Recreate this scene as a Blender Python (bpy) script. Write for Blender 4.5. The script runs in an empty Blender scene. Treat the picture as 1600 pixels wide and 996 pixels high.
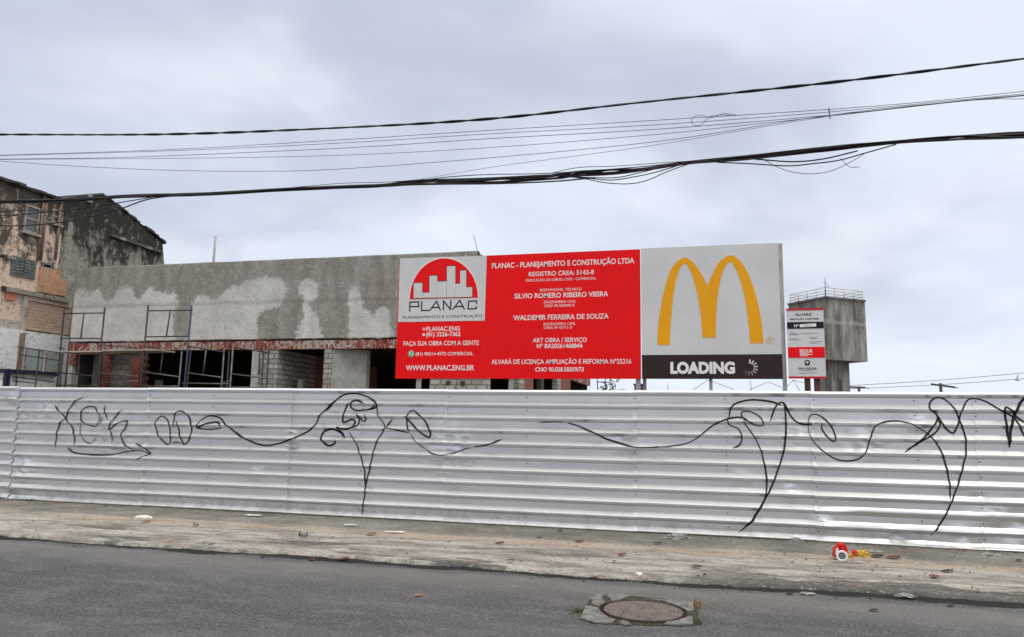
import bpy, bmesh, math, random
from mathutils import Vector, Matrix, noise as mnoise

# ------------------------------------------------------------------ camera, world, sun, exposure
S = bpy.context.scene
COL = S.collection
YAW, PITCH, ROLL, FPX = 0.2531, 0.1378, 0.0162, 1155.0
EYE = Vector((0, 0, 1.6))
_f = Vector((-math.sin(YAW)*math.cos(PITCH), math.cos(YAW)*math.cos(PITCH), math.sin(PITCH)))
_r0 = Vector((math.cos(YAW), math.sin(YAW), 0)); _u0 = _r0.cross(_f)
_r = _r0*math.cos(ROLL) + _u0*math.sin(ROLL)
_u = -_r0*math.sin(ROLL) + _u0*math.cos(ROLL)
cam = bpy.data.cameras.new('camera'); co = bpy.data.objects.new('camera', cam); COL.objects.link(co)
cam.sensor_fit = 'HORIZONTAL'; cam.sensor_width = 36; cam.lens = 36*FPX/1600
cam.clip_start = 0.1; cam.clip_end = 6000
co.matrix_world = Matrix(((_r.x, _u.x, -_f.x, EYE.x), (_r.y, _u.y, -_f.y, EYE.y), (_r.z, _u.z, -_f.z, EYE.z), (0, 0, 0, 1)))
S.camera = co
S.render.resolution_x = 1024; S.render.resolution_y = 637
S.view_settings.view_transform = 'Standard'; S.view_settings.look = 'None'
S.view_settings.exposure = 0.22; S.view_settings.gamma = 1; S.view_settings.use_curve_mapping = False

SUN_EL, SUN_AZ = math.radians(55), math.radians(138)      # azimuth clockwise from +Y: behind the camera, to the right
W = bpy.data.worlds.new('World'); S.world = W; W.use_nodes = True
nt = W.node_tree; nt.nodes.clear(); N = nt.nodes.new; L = nt.links.new
out = N('ShaderNodeOutputWorld'); bg = N('ShaderNodeBackground'); bg.inputs[1].default_value = 0.1
L(bg.outputs[0], out.inputs[0])
sky = N('ShaderNodeTexSky'); sky.sky_type = 'NISHITA'; sky.sun_disc = False
sky.sun_elevation = SUN_EL; sky.sun_rotation = SUN_AZ; sky.air_density = 1.2; sky.dust_density = 2.0
tc = N('ShaderNodeTexCoord'); sep = N('ShaderNodeSeparateXYZ'); L(tc.outputs['Generated'], sep.inputs[0])
def wmath(op, a, b=None, c=None):
    n = N('ShaderNodeMath'); n.operation = op
    for i, v in enumerate((a, b, c)):
        if v is None: continue
        if isinstance(v, (int, float)): n.inputs[i].default_value = v
        else: L(v, n.inputs[i])
    return n.outputs[0]
def wrange(v, a, b, lo=0.0, hi=1.0):
    n = N('ShaderNodeMapRange'); n.interpolation_type = 'SMOOTHSTEP'; L(v, n.inputs[0])
    for i, k in enumerate((a, b, lo, hi)): n.inputs[i+1].default_value = k
    return n.outputs[0]
def wmix(fac, a, b):
    n = N('ShaderNodeMix'); n.data_type = 'RGBA'
    if isinstance(fac, (int, float)): n.inputs[0].default_value = fac
    else: L(fac, n.inputs[0])
    for k, v in ((6, a), (7, b)):
        if isinstance(v, tuple): n.inputs[k].default_value = (*v, 1)
        else: L(v, n.inputs[k])
    return n.outputs[2]
den = wmath('ADD', wmath('MAXIMUM', sep.outputs[2], 0.0), 0.16)
cmb = N('ShaderNodeCombineXYZ'); L(wmath('DIVIDE', sep.outputs[0], den), cmb.inputs[0]); L(wmath('DIVIDE', sep.outputs[1], den), cmb.inputs[1])
def wnoise(scale, detail, rough, dist=0.0, off=(0, 0, 0), vec=None):
    mp = N('ShaderNodeMapping'); L(vec or cmb.outputs[0], mp.inputs[0]); mp.inputs[1].default_value = off
    n = N('ShaderNodeTexNoise'); L(mp.outputs[0], n.inputs['Vector'])
    n.inputs['Scale'].default_value = scale; n.inputs['Detail'].default_value = detail
    n.inputs['Roughness'].default_value = rough; n.inputs['Distortion'].default_value = dist
    return n.outputs['Fac']
n1 = wnoise(0.75, 5, 0.52, 0.4, (3.1, 1.7, 0))
n2 = wnoise(1.5, 4, 0.5, 0.3, (7.3, 2.2, 1))
n3 = wnoise(0.9, 3, 0.5, 0.0, (1.3, 9.2, 4))
n1 = wmath('ADD', n1, wmath('MULTIPLY', wmath('ADD', sep.outputs[0], 0.12), 0.20))     # thicker cloud to the left
cl = wmix(wrange(n1, 0.36, 0.64), (5.0, 5.42, 6.5), (7.25, 7.8, 8.8))      # grey lavender to pale
cl = wmix(wmath('MULTIPLY', wrange(n2, 0.48, 0.74), 0.55), cl, (8.6, 8.9, 9.5))     # bright puffs
gap = wmath('MULTIPLY', wrange(n3, 0.56, 0.75), 0.45)
cl = wmix(gap, cl, (6.3, 7.2, 9.0))
lowb = wrange(sep.outputs[2], 0.0, 0.30, 0.55, 0.0)
cl = wmix(lowb, cl, (7.6, 8.35, 9.5))                                          # pale band towards the horizon
allc = wmix(0.93, sky.outputs[0], cl)
zen = wrange(sep.outputs[2], 0.52, 0.95, 0.0, 1.0)                             # overcast sky is brightest overhead
rear = wmath('MULTIPLY', wrange(sep.outputs[1], 0.15, -0.55, 0.0, 1.0), wrange(sep.outputs[2], 0.15, 0.5, 0.0, 1.0))   # cloud lit by the hidden sun behind the camera
skyc = wmix(zen, allc, (17.0, 16.6, 15.8))
L(wmix(rear, skyc, (9.6, 9.5, 9.3)), bg.inputs[0])

sd = bpy.data.lights.new('sun', 'SUN'); sd.energy = 1.0; sd.angle = math.radians(24); sd.color = (1.0, 0.97, 0.92)
so = bpy.data.objects.new('sun', sd); COL.objects.link(so); so.location = (-10, -20, 30)
_d = Vector((math.sin(SUN_AZ)*math.cos(SUN_EL), math.cos(SUN_AZ)*math.cos(SUN_EL), math.sin(SUN_EL)))
so.rotation_euler = _d.to_track_quat('Z', 'Y').to_euler()

# ------------------------------------------------------------------ helpers
rnd = random.Random(7)
def ray(px, py): return _f + _r*((px-800)/FPX) + _u*((498-py)/FPX)
def hit(px, py, axis, val):
    d = ray(px, py); return EYE + d*((val-EYE[axis])/d[axis])
def PY(px, py, y): return hit(px, py, 1, y)
def PX(px, py, x): return hit(px, py, 0, x)
def G(px, py, z=0.0): return hit(px, py, 2, z)

class MB:
    def __init__(s): s.v = []; s.f = []; s.sm = []
    def add(s, vs, fs, smooth=False):
        b = len(s.v); s.v += [Vector(v) for v in vs]
        for f in fs: s.f.append([i+b for i in f]); s.sm.append(smooth)
        return s
    def box(s, a, b):
        x0, y0, z0 = [min(a[i], b[i]) for i in range(3)]; x1, y1, z1 = [max(a[i], b[i]) for i in range(3)]
        return s.add([(x0,y0,z0),(x1,y0,z0),(x1,y1,z0),(x0,y1,z0),(x0,y0,z1),(x1,y0,z1),(x1,y1,z1),(x0,y1,z1)],
                     [(0,3,2,1),(4,5,6,7),(0,1,5,4),(1,2,6,5),(2,3,7,6),(3,0,4,7)])
    def prism(s, poly, ext):
        n = len(poly); p = [Vector(q) for q in poly]; e = Vector(ext)
        return s.add(p + [q+e for q in p], [list(range(n)), list(range(2*n-1, n-1, -1))] + [(i, i+n, (i+1) % n + n, (i+1) % n) for i in range(n)])
    def tube(s, pts, r, k=6, cap=True):
        pts = [Vector(p) for p in pts]; n = len(pts); rr = r if isinstance(r, (list, tuple)) else [r]*n
        vs = []; up = None
        for i, p in enumerate(pts):
            t = (pts[min(i+1, n-1)] - pts[max(i-1, 0)]).normalized()
            if up is None:
                up = Vector((0, 0, 1)) if abs(t.z) < 0.9 else Vector((1, 0, 0))
            a = t.cross(up)
            if a.length < 1e-5: a = t.orthogonal()
            a.normalize(); b = a.cross(t).normalized(); up = b
            for j in range(k):
                w = 2*math.pi*j/k; vs.append(p + (a*math.cos(w) + b*math.sin(w))*rr[i])
        fs = [(i*k+j, i*k+(j+1) % k, (i+1)*k+(j+1) % k, (i+1)*k+j) for i in range(n-1) for j in range(k)]
        if cap: fs += [list(range(k-1, -1, -1)), [(n-1)*k+j for j in range(k)]]
        return s.add(vs, fs, True)
    def bar(s, a, b, r=0.025, k=8): return s.tube([a, b], r, k)
    def lathe(s, c, prof, k=32):
        c = Vector(c); vs = []; n = len(prof)
        for r, z in prof:
            for j in range(k):
                w = 2*math.pi*j/k; vs.append(c + Vector((r*math.cos(w), r*math.sin(w), z)))
        fs = [(i*k+j, i*k+(j+1) % k, (i+1)*k+(j+1) % k, (i+1)*k+j) for i in range(n-1) for j in range(k)]
        if prof[-1][0] > 0: fs.append([(n-1)*k+j for j in range(k)])
        if prof[0][0] > 0: fs.append(list(range(k-1, -1, -1)))
        return s.add(vs, fs, False)
    def build(s, name, mat, parent=None, origin=None, bevel=0.0):
        o0 = Vector(parent.location) if parent is not None and origin is None else Vector(origin or (0, 0, 0))
        pp = parent
        while pp is not None and pp.parent is not None: pp = pp.parent
        if parent is not None: o0 = Vector(pp.location)
        me = bpy.data.meshes.new(name); me.from_pydata([v-o0 for v in s.v], [], s.f)
        me.polygons.foreach_set('use_smooth', s.sm); me.validate(); me.update()
        bm = bmesh.new(); bm.from_mesh(me); bmesh.ops.recalc_face_normals(bm, faces=bm.faces)
        if bevel: bmesh.ops.bevel(bm, geom=bm.edges[:], offset=bevel, segments=1, affect='EDGES')
        bm.to_mesh(me); bm.free()
        if mat: me.materials.append(mat)
        o = bpy.data.objects.new(name, me); COL.objects.link(o)
        if parent is not None: o.parent = parent
        else: o.location = o0
        return o
def thing(name, label, cat, loc=(0, 0, 0), group=None):
    o = bpy.data.objects.new(name, None); COL.objects.link(o); o.location = loc; o.empty_display_size = 0.2
    return tag(o, label, cat, group)
def tag(o, label, cat, group=None):
    o['label'] = label; o['category'] = cat
    if group: o['group'] = group
    return o
def structure(o): o['kind'] = 'structure'; return o
def stuff(o): o['kind'] = 'stuff'; return o
def spline(pts, step):
    pts = [Vector(p) for p in pts]; q = [pts[0]*2-pts[1]] + pts + [pts[-1]*2-pts[-2]]; res = []
    for i in range(1, len(q)-2):
        a, b, c, d = q[i-1], q[i], q[i+1], q[i+2]; n = max(2, int((c-b).length/step))
        for k in range(n):
            t = k/n
            res.append(0.5*((2*b) + (c-a)*t + (2*a-5*b+4*c-d)*t*t + (3*b-a-3*c+d)*t**3))
    res.append(pts[-1]); return res

# ------------------------------------------------------------------ materials
class Mat:
    def __init__(s, name, rough=0.8, metal=0.0, spec=0.3):
        s.m = bpy.data.materials.new(name); s.m.use_nodes = True; s.nt = s.m.node_tree
        s.b = s.nt.nodes['Principled BSDF']; s.b.inputs['Roughness'].default_value = rough
        s.b.inputs['Metallic'].default_value = metal; s.b.inputs['Specular IOR Level'].default_value = spec
        s.geo = s.nt.nodes.new('ShaderNodeNewGeometry'); s._sep = None
    def link(s, a, b): s.nt.links.new(a, b)
    def new(s, t): return s.nt.nodes.new(t)
    def xyz(s):
        if s._sep is None: s._sep = s.new('ShaderNodeSeparateXYZ'); s.link(s.geo.outputs['Position'], s._sep.inputs[0])
        return s._sep.outputs
    def obj(s):
        t = s.new('ShaderNodeTexCoord'); return t.outputs['Object']
    def noise(s, scale=1.0, detail=4, rough=0.55, stretch=(1, 1, 1), off=(0, 0, 0), dist=0.0, vec=None):
        mp = s.new('ShaderNodeMapping'); s.link(vec or s.geo.outputs['Position'], mp.inputs[0])
        mp.inputs[3].default_value = stretch; mp.inputs[1].default_value = off
        n = s.new('ShaderNodeTexNoise'); s.link(mp.outputs[0], n.inputs['Vector'])
        n.inputs['Scale'].default_value = scale; n.inputs['Detail'].default_value = detail
        n.inputs['Roughness'].default_value = rough; n.inputs['Distortion'].default_value = dist
        return n.outputs['Fac']
    def voronoi(s, scale, feature='F1', stretch=(1, 1, 1), rnd_=1.0):
        mp = s.new('ShaderNodeMapping'); s.link(s.geo.outputs['Position'], mp.inputs[0]); mp.inputs[3].default_value = stretch
        n = s.new('ShaderNodeTexVoronoi'); n.feature = feature; s.link(mp.outputs[0], n.inputs['Vector'])
        n.inputs['Scale'].default_value = scale; n.inputs['Randomness'].default_value = rnd_
        return n.outputs['Distance']
    def math(s, op, a, b=None, c=None):
        n = s.new('ShaderNodeMath'); n.operation = op
        for i, v in enumerate((a, b, c)):
            if v is None: continue
            if isinstance(v, (int, float)): n.inputs[i].default_value = v
            else: s.link(v, n.inputs[i])
        return n.outputs[0]
    def rng(s, v, a, b, lo=0.0, hi=1.0):
        n = s.new('ShaderNodeMapRange'); n.interpolation_type = 'SMOOTHSTEP'; s.link(v, n.inputs[0])
        for i, k in enumerate((a, b, lo, hi)): n.inputs[i+1].default_value = k
        return n.outputs[0]
    def mix(s, fac, a, b):
        n = s.new('ShaderNodeMix'); n.data_type = 'RGBA'
        if isinstance(fac, (int, float)): n.inputs[0].default_value = fac
        else: s.link(fac, n.inputs[0])
        for k, v in ((6, a), (7, b)):
            if isinstance(v, tuple): n.inputs[k].default_value = (*v, 1)
            else: s.link(v, n.inputs[k])
        return n.outputs[2]
    def color(s, c):
        if isinstance(c, tuple): s.b.inputs['Base Color'].default_value = (*c, 1)
        else: s.link(c, s.b.inputs['Base Color'])
        return s
    def rough(s, v): s.link(v, s.b.inputs['Roughness']); return s
    def bump(s, h, strength=0.4, dist=0.02):
        n = s.new('ShaderNodeBump'); n.inputs['Strength'].default_value = strength; n.inputs['Distance'].default_value = dist
        s.link(h, n.inputs['Height']); s.link(n.outputs[0], s.b.inputs['Normal']); return s
def simple(name, c, rough=0.7, metal=0.0, var=0.25, scale=8, bump=0.15, spec=0.3, stretch=(1, 1, 1), bdist=0.01):
    m = Mat(name, rough, metal, spec); n = m.noise(scale, 5, 0.6, stretch)
    lo = tuple(x*(1-var) for x in c); hi = tuple(min(1, x*(1+var)) for x in c)
    m.color(m.mix(m.rng(n, 0.3, 0.7), lo, hi))
    if bump: m.bump(n, bump, bdist)
    return m.m

def asphalt():
    m = Mat('asphalt', 0.9, 0, 0.15)
    big = m.noise(0.5, 4, 0.6, (0.5, 1.6, 1)); mid = m.noise(3.0, 5, 0.65, (0.6, 1.2, 1)); fine = m.noise(40, 6, 0.85); agg = m.voronoi(48)
    c = m.mix(m.rng(big, 0.3, 0.7), (0.060, 0.0598, 0.0615), (0.090, 0.0897, 0.0915))
    c = m.mix(m.math('MULTIPLY', m.rng(mid, 0.45, 0.7), 0.45), c, (0.165, 0.159, 0.153))
    c = m.mix(m.math('MULTIPLY', m.rng(fine, 0.50, 0.62), 0.62), c, (0.27, 0.264, 0.26))
    c = m.mix(m.math('MULTIPLY', m.rng(m.noise(21, 4, 0.8, off=(5, 5, 0)), 0.52, 0.64), 0.4), c, (0.20, 0.197, 0.195))
    c = m.mix(m.math('MULTIPLY', m.rng(agg, 0.36, 0.10), 0.65), c, (0.045, 0.043, 0.042))
    y = m.xyz()[1]; yw = m.math('ADD', y, m.math('MULTIPLY', m.math('SUBTRACT', m.noise(1.6, 5, 0.65, (1, 1, 1)), 0.5), 0.55))
    dusty = m.math('MULTIPLY', m.math('MULTIPLY', m.rng(yw, 6.6, 7.55), m.rng(yw, 7.85, 7.6)), 0.35)
    c = m.mix(dusty, c, (0.23, 0.222, 0.212))
    # bitumen joint along the kerb
    yj = m.math('ADD', y, m.math('MULTIPLY', m.math('SUBTRACT', m.noise(0.9, 6, 0.62, (1, 1.5, 1)), 0.5), 0.62))
    tar = m.math('MULTIPLY', m.rng(yj, 7.80, 7.88), 0.92)
    c = m.mix(tar, c, (0.016, 0.0155, 0.015))
    m.color(c); m.bump(m.math('ADD', m.math('MULTIPLY', fine, 0.6), m.math('MULTIPLY', agg, 0.8)), 0.55, 0.006)
    return m.m
def pavement():
    m = Mat('worn_concrete_pavement', 0.93, 0, 0.2)
    x, y, z = m.xyz()
    streak = m.noise(1.3, 9, 0.72, (0.85, 2.9, 1)); streak2 = m.noise(2.0, 8, 0.72, (0.6, 3.2, 1), (4, 2, 0)); blot = m.noise(1.4, 6, 0.65)
    fine = m.noise(34, 5, 0.7, (0.6, 1.4, 1)); warp = m.math('SUBTRACT', m.noise(0.8, 5, 0.6, (0.7, 1, 1), (9, 1, 0)), 0.5)
    yw = m.math('ADD', y, m.math('MULTIPLY', warp, 0.55))
    c = m.mix(m.rng(blot, 0.32, 0.68), (0.15, 0.142, 0.122), (0.29, 0.275, 0.242))
    low = m.rng(yw, 9.6, 9.25)
    cs = m.mix(m.rng(streak, 0.36, 0.62), (0.20, 0.186, 0.162), (0.47, 0.44, 0.39))
    c = m.mix(low, c, cs)
    band = m.math('MULTIPLY', m.rng(yw, 9.22, 9.5), m.rng(yw, 9.95, 9.7))
    c = m.mix(m.math('MULTIPLY', band, m.rng(streak2, 0.38, 0.54, 0.0, 0.8)), c, (0.50, 0.41, 0.325))
    dk = m.math('MULTIPLY', m.math('MULTIPLY', m.rng(streak2, 0.52, 0.66), low), 0.75)
    c = m.mix(dk, c, (0.10, 0.088, 0.074))
    # asphalt smeared over the kerb on the right, dark dirty patches
    pat = m.math('MULTIPLY', m.math('MAXIMUM', m.rng(m.noise(0.9, 7, 0.66, (0.5, 1.9, 1), (2, 7, 0)), 0.55, 0.60), m.math('MULTIPLY', m.rng(m.math('ADD', yw, m.math('MULTIPLY', warp, 0.9)), 8.36, 8.26), m.rng(x, -0.6, 0.6))), m.rng(yw, 9.1, 8.7))
    c = m.mix(m.math('MULTIPLY', pat, 0.85), c, (0.075, 0.072, 0.069))
    brn = m.math('MULTIPLY', m.rng(m.noise(1.6, 8, 0.7, (0.7, 2.2, 1), (6, 6, 0)), 0.52, 0.62), 0.5)
    c = m.mix(brn, c, (0.27, 0.215, 0.16))
    moss = m.math('MULTIPLY', m.rng(yw, 10.75, 10.95), m.rng(blot, 0.42, 0.6))  # darker patches in a strip along the foot of the hoarding
    c = m.mix(m.math('MULTIPLY', moss, 0.6), c, (0.11, 0.105, 0.08))
    chips = m.rng(m.voronoi(9, 'F1', (0.7, 1.6, 1)), 0.13, 0.07)
    c = m.mix(m.math('MULTIPLY', chips, m.math('MULTIPLY', m.rng(blot, 0.5, 0.62), 0.6)), c, (0.58, 0.56, 0.53))
    c = m.mix(m.math('MULTIPLY', m.rng(fine, 0.48, 0.62), 0.6), c, (0.105, 0.098, 0.086))
    c = m.mix(m.math('MULTIPLY', m.rng(m.noise(26, 5, 0.7, (0.6, 1.3, 1), (3, 3, 0)), 0.54, 0.66), 0.5), c, (0.50, 0.475, 0.43))
    m.color(c); m.bump(m.math('ADD', m.math('MULTIPLY', fine, 0.35), m.math('MULTIPLY', streak, 1.4)), 0.75, 0.03)
    return m.m
def galvanised():
    m = Mat('galvanised_sheet', 0.36, 0.88, 0.5)
    n = m.noise(2.0, 5, 0.6, (0.5, 1, 3)); sp = m.noise(35, 3, 0.6); v = m.noise(1.1, 6, 0.7, (1, 1, 0.35), (3, 0, 2))
    c = m.mix(m.rng(n, 0.3, 0.7), (0.68, 0.685, 0.70), (0.74, 0.745, 0.76))
    c = m.mix(m.math('MULTIPLY', m.rng(sp, 0.4, 0.7), 0.12), c, (0.54, 0.54, 0.55))
    c = m.mix(m.math('MULTIPLY', m.rng(v, 0.58, 0.74), 0.22), c, (0.48, 0.475, 0.465))
    z = m.xyz()[2]
    dirt = m.math('MULTIPLY', m.rng(z, 0.42, 0.06), m.rng(m.noise(5, 5, 0.7), 0.4, 0.65))
    c = m.mix(m.math('MULTIPLY', dirt, 0.45), c, (0.33, 0.30, 0.26))
    m.color(c); m.rough(m.rng(n, 0.3, 0.7, 0.31, 0.36)); m.bump(m.noise(6, 3, 0.5, (0.6, 1, 2)), 0.04, 0.01)
    return m.m
def wet_plaster():
    m = Mat('raw_cement_plaster', 0.9, 0, 0.2)
    at = m.new('ShaderNodeAttribute'); at.attribute_name = 'damp'
    n = m.noise(1.3, 6, 0.62); n2 = m.noise(4, 9, 0.74); vert = m.noise(2.0, 7, 0.68, (1.3, 1, 0.32))
    f = m.math('ADD', at.outputs['Fac'], m.math('MULTIPLY', m.math('SUBTRACT', n2, 0.5), 1.7))
    f = m.math('ADD', f, m.math('MULTIPLY', m.math('SUBTRACT', vert, 0.5), 0.9))
    f = m.math('ADD', f, m.math('MULTIPLY', m.math('SUBTRACT', n, 0.5), 0.9))
    damp = m.rng(f, 0.32, 0.68)
    dry = m.mix(m.rng(n, 0.3, 0.7), (0.50, 0.50, 0.49), (0.66, 0.66, 0.65))
    dry = m.mix(m.math('MULTIPLY', m.rng(n2, 0.55, 0.75), 0.45), dry, (0.30, 0.295, 0.275))
    wet = m.mix(m.rng(vert, 0.3, 0.7), (0.215, 0.21, 0.188), (0.345, 0.338, 0.312))
    wet = m.mix(m.math('MULTIPLY', m.rng(n, 0.52, 0.72), 0.55), wet, (0.25, 0.225, 0.195))
    wet = m.mix(m.math('MULTIPLY', m.rng(n2, 0.55, 0.68), 0.6), wet, (0.47, 0.465, 0.445))
    c = m.mix(damp, dry, wet)
    c = m.mix(m.math('MULTIPLY', m.rng(m.noise(30, 3, 0.6), 0.55, 0.75), 0.3), c, (0.17, 0.165, 0.15))
    tr = m.noise(7, 7, 0.78, (1, 1, 0.8), (3, 1, 6), 1.2)
    c = m.mix(m.math('MULTIPLY', m.rng(tr, 0.54, 0.66), 0.36), c, (0.17, 0.165, 0.15))
    c = m.mix(m.math('MULTIPLY', m.rng(tr, 0.46, 0.34), 0.45), c, (0.62, 0.62, 0.61))
    zl = m.math('ADD', m.xyz()[2], m.math('MULTIPLY', m.math('SUBTRACT', n, 0.5), 0.18))
    c = m.mix(m.math('MULTIPLY', m.math('MULTIPLY', m.rng(zl, 5.38, 5.46), m.rng(zl, 5.62, 5.5)), 0.28), c, (0.16, 0.155, 0.14))
    m.color(c); m.bump(m.math('ADD', n2, m.math('MULTIPLY', tr, 0.8)), 0.7, 0.06)
    return m.m
def scraped_brick():
    m = Mat('scraped_red_brick_beam', 0.9, 0, 0.2)
    st = m.noise(6.5, 6, 0.72, (1.6, 1, 0.75), dist=1.4); big = m.noise(1.1, 4, 0.6, (1, 1, 0.3), (5, 0, 0)); n = m.noise(14, 4, 0.6)
    red = m.mix(m.rng(n, 0.3, 0.7), (0.16, 0.028, 0.022), (0.30, 0.062, 0.045))
    mor = m.mix(m.rng(n, 0.3, 0.7), (0.30, 0.27, 0.235), (0.52, 0.49, 0.44))
    f = m.math('ADD', st, m.math('MULTIPLY', m.math('SUBTRACT', big, 0.5), 0.5))
    m.color(m.mix(m.rng(f, 0.47, 0.535), red, mor)); m.bump(st, 0.8, 0.04); return m.m
def bricks(name, c1, c2, mortar, w=0.24, h=0.08, plane='xz', msize=0.014, rough=0.9, var=0.5):
    m = Mat(name, rough, 0, 0.2); x, y, z = m.xyz()
    cb = m.new('ShaderNodeCombineXYZ'); m.link(x if plane == 'xz' else y, cb.inputs[0]); m.link(z, cb.inputs[1])
    wob = m.new('ShaderNodeVectorMath'); wob.operation = 'ADD'; m.link(cb.outputs[0], wob.inputs[0])
    nz = m.new('ShaderNodeTexNoise'); m.link(m.geo.outputs['Position'], nz.inputs['Vector']); nz.inputs['Scale'].default_value = 4; nz.inputs['Detail'].default_value = 4
    sc = m.new('ShaderNodeVectorMath'); sc.operation = 'SCALE'; m.link(nz.outputs['Color'], sc.inputs[0]); sc.inputs['Scale'].default_value = 0.05
    m.link(sc.outputs[0], wob.inputs[1])
    b = m.new('ShaderNodeTexBrick'); m.link(wob.outputs[0], b.inputs['Vector'])
    b.inputs['Color1'].default_value = (*c1, 1); b.inputs['Color2'].default_value = (*c2, 1); b.inputs['Mortar'].default_value = (*mortar, 1)
    b.inputs['Scale'].default_value = 1; b.inputs['Brick Width'].default_value = w; b.inputs['Row Height'].default_value = h
    b.inputs['Mortar Size'].default_value = msize; b.inputs['Mortar Smooth'].default_value = 0.3
    n = m.noise(5, 5, 0.65)
    c = m.mix(m.math('MULTIPLY', m.rng(n, 0.45, 0.7), var), b.outputs['Color'], mortar)
    m.color(c); m.bump(m.math('ADD', m.math('MULTIPLY', b.outputs['Fac'], -1.0), n), 0.7, 0.02); return m.m
def mouldy(name, base, base2, amount, blackness=(0.022, 0.022, 0.02), zlo=4.0, zhi=10.0, off=(0, 0, 0)):
    m = Mat(name, 0.95, 0, 0.15); z = m.xyz()[2]
    n = m.noise(1.1, 8, 0.72, (1, 1, 0.6), off, 0.4); v = m.noise(1.6, 6, 0.7, (1, 1, 0.22), off); n2 = m.noise(4.6, 9, 0.8, off=off)
    c = m.mix(m.rng(n2, 0.3, 0.7), base, base2)
    c = m.mix(m.math('MULTIPLY', m.rng(m.noise(1.5, 6, 0.7, off=(8, 3, 1)), 0.56, 0.64), 0.8), c, (0.40, 0.37, 0.33))
    f = m.math('ADD', m.math('ADD', m.math('MULTIPLY', n, 0.7), m.math('MULTIPLY', v, 0.45)), m.math('MULTIPLY', n2, 0.45))
    f = m.math('ADD', f, m.rng(z, zlo, zhi, -0.14, 0.12))
    k = m.rng(f, 0.95-amount*0.32, 1.07-amount*0.32)
    c = m.mix(m.math('MULTIPLY', k, 0.93), c, blackness)
    c = m.mix(m.math('MULTIPLY', m.rng(m.noise(2.4, 8, 0.75, off=(off[0]+5, 2, 2), dist=0.6), 0.56, 0.62), 0.55), c, base2)
    c = m.mix(m.math('MULTIPLY', m.rng(m.noise(8, 6, 0.75, off=off), 0.53, 0.62), 0.6), c, blackness)
    m.color(c); m.bump(n2, 0.6, 0.06); return m.m
def board_concrete():
    m = Mat('streaked_grey_concrete', 0.9, 0, 0.2)
    v = m.noise(2.0, 9, 0.74, (1.2, 1.2, 0.2)); n = m.noise(1.2, 8, 0.72); z = m.xyz()[2]
    brd = m.noise(5, 1, 0.5, (1, 1, 0.01))
    c = m.mix(m.rng(v, 0.32, 0.68), (0.075, 0.075, 0.072), (0.34, 0.335, 0.32))
    c = m.mix(m.math('MULTIPLY', m.rng(n, 0.55, 0.75), 0.5), c, (0.14, 0.13, 0.115))
    c = m.mix(m.math('MULTIPLY', m.rng(brd, 0.55, 0.62), 0.12), c, (0.36, 0.35, 0.33))
    zz_ = m.math('ADD', z, m.math('MULTIPLY', m.math('SUBTRACT', n, 0.5), 0.5))
    c = m.mix(m.math('MULTIPLY', m.math('MULTIPLY', m.rng(zz_, 7.75, 7.9), m.rng(zz_, 8.15, 7.95)), 0.45), c, (0.42, 0.41, 0.39))
    c = m.mix(m.math('MULTIPLY', m.rng(z, 8.9, 9.37), 0.45), c, (0.06, 0.058, 0.052))
    m.color(c); m.bump(v, 0.4, 0.03); return m.m
def vinyl(name, c, rough=0.35, var=0.05):
    m = Mat(name, rough, 0, 0.2); n = m.noise(1.2, 5, 0.6); s_ = m.noise(9, 4, 0.6, (1, 1, 0.4))
    cc = m.mix(m.rng(n, 0.3, 0.7), tuple(x*(1-var) for x in c), tuple(x*(1+var) for x in c))
    cc = m.mix(m.math('MULTIPLY', m.rng(s_, 0.6, 0.8), 0.04), cc, (0.35, 0.32, 0.30))
    m.color(cc); m.rough(m.rng(n, 0.3, 0.7, rough-0.05, rough+0.14)); m.bump(m.noise(1.8, 5, 0.55, (1.3, 1, 0.8), dist=1.5), 0.22, 0.03); return m.m
def glassy(name, c): 
    m = Mat(name, 0.12, 0, 0.6); n = m.noise(1.2, 3, 0.5); m.color(m.mix(m.rng(n, 0.3, 0.7), tuple(x*0.8 for x in c), c)); return m.m

def cast_iron():
    m = Mat('rusty_cast_iron', 0.8, 0, 0.15); n = m.noise(14, 7, 0.72); big = m.noise(4, 4, 0.6)
    c = m.mix(m.rng(n, 0.3, 0.7), (0.10, 0.082, 0.078), (0.21, 0.165, 0.155)); c = m.mix(m.math('MULTIPLY', m.rng(big, 0.5, 0.65), 0.5), c, (0.22, 0.17, 0.12))
    w = m.new('ShaderNodeTexWave'); w.inputs['Scale'].default_value = 9; w.inputs['Distortion'].default_value = 2.5; w.inputs['Detail'].default_value = 3; m.link(m.geo.outputs['Position'], w.inputs['Vector'])
    m.color(c); m.bump(m.math('ADD', m.math('MULTIPLY', w.outputs['Fac'], 0.8), n), 0.8, 0.012); return m.m
def spray_paint():
    m = Mat('black_spray_paint', 0.6, 0, 0.2); m.color((0.012, 0.012, 0.013))
    at = m.new('ShaderNodeAttribute'); at.attribute_name = 'ink'
    f = m.math('ADD', at.outputs['Fac'], m.math('MULTIPLY', m.math('SUBTRACT', m.noise(90, 3, 0.7), 0.5), 0.7))
    m.link(m.rng(f, 0.30, 0.85, 0.0, 0.97), m.b.inputs['Alpha']); return m.m
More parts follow.
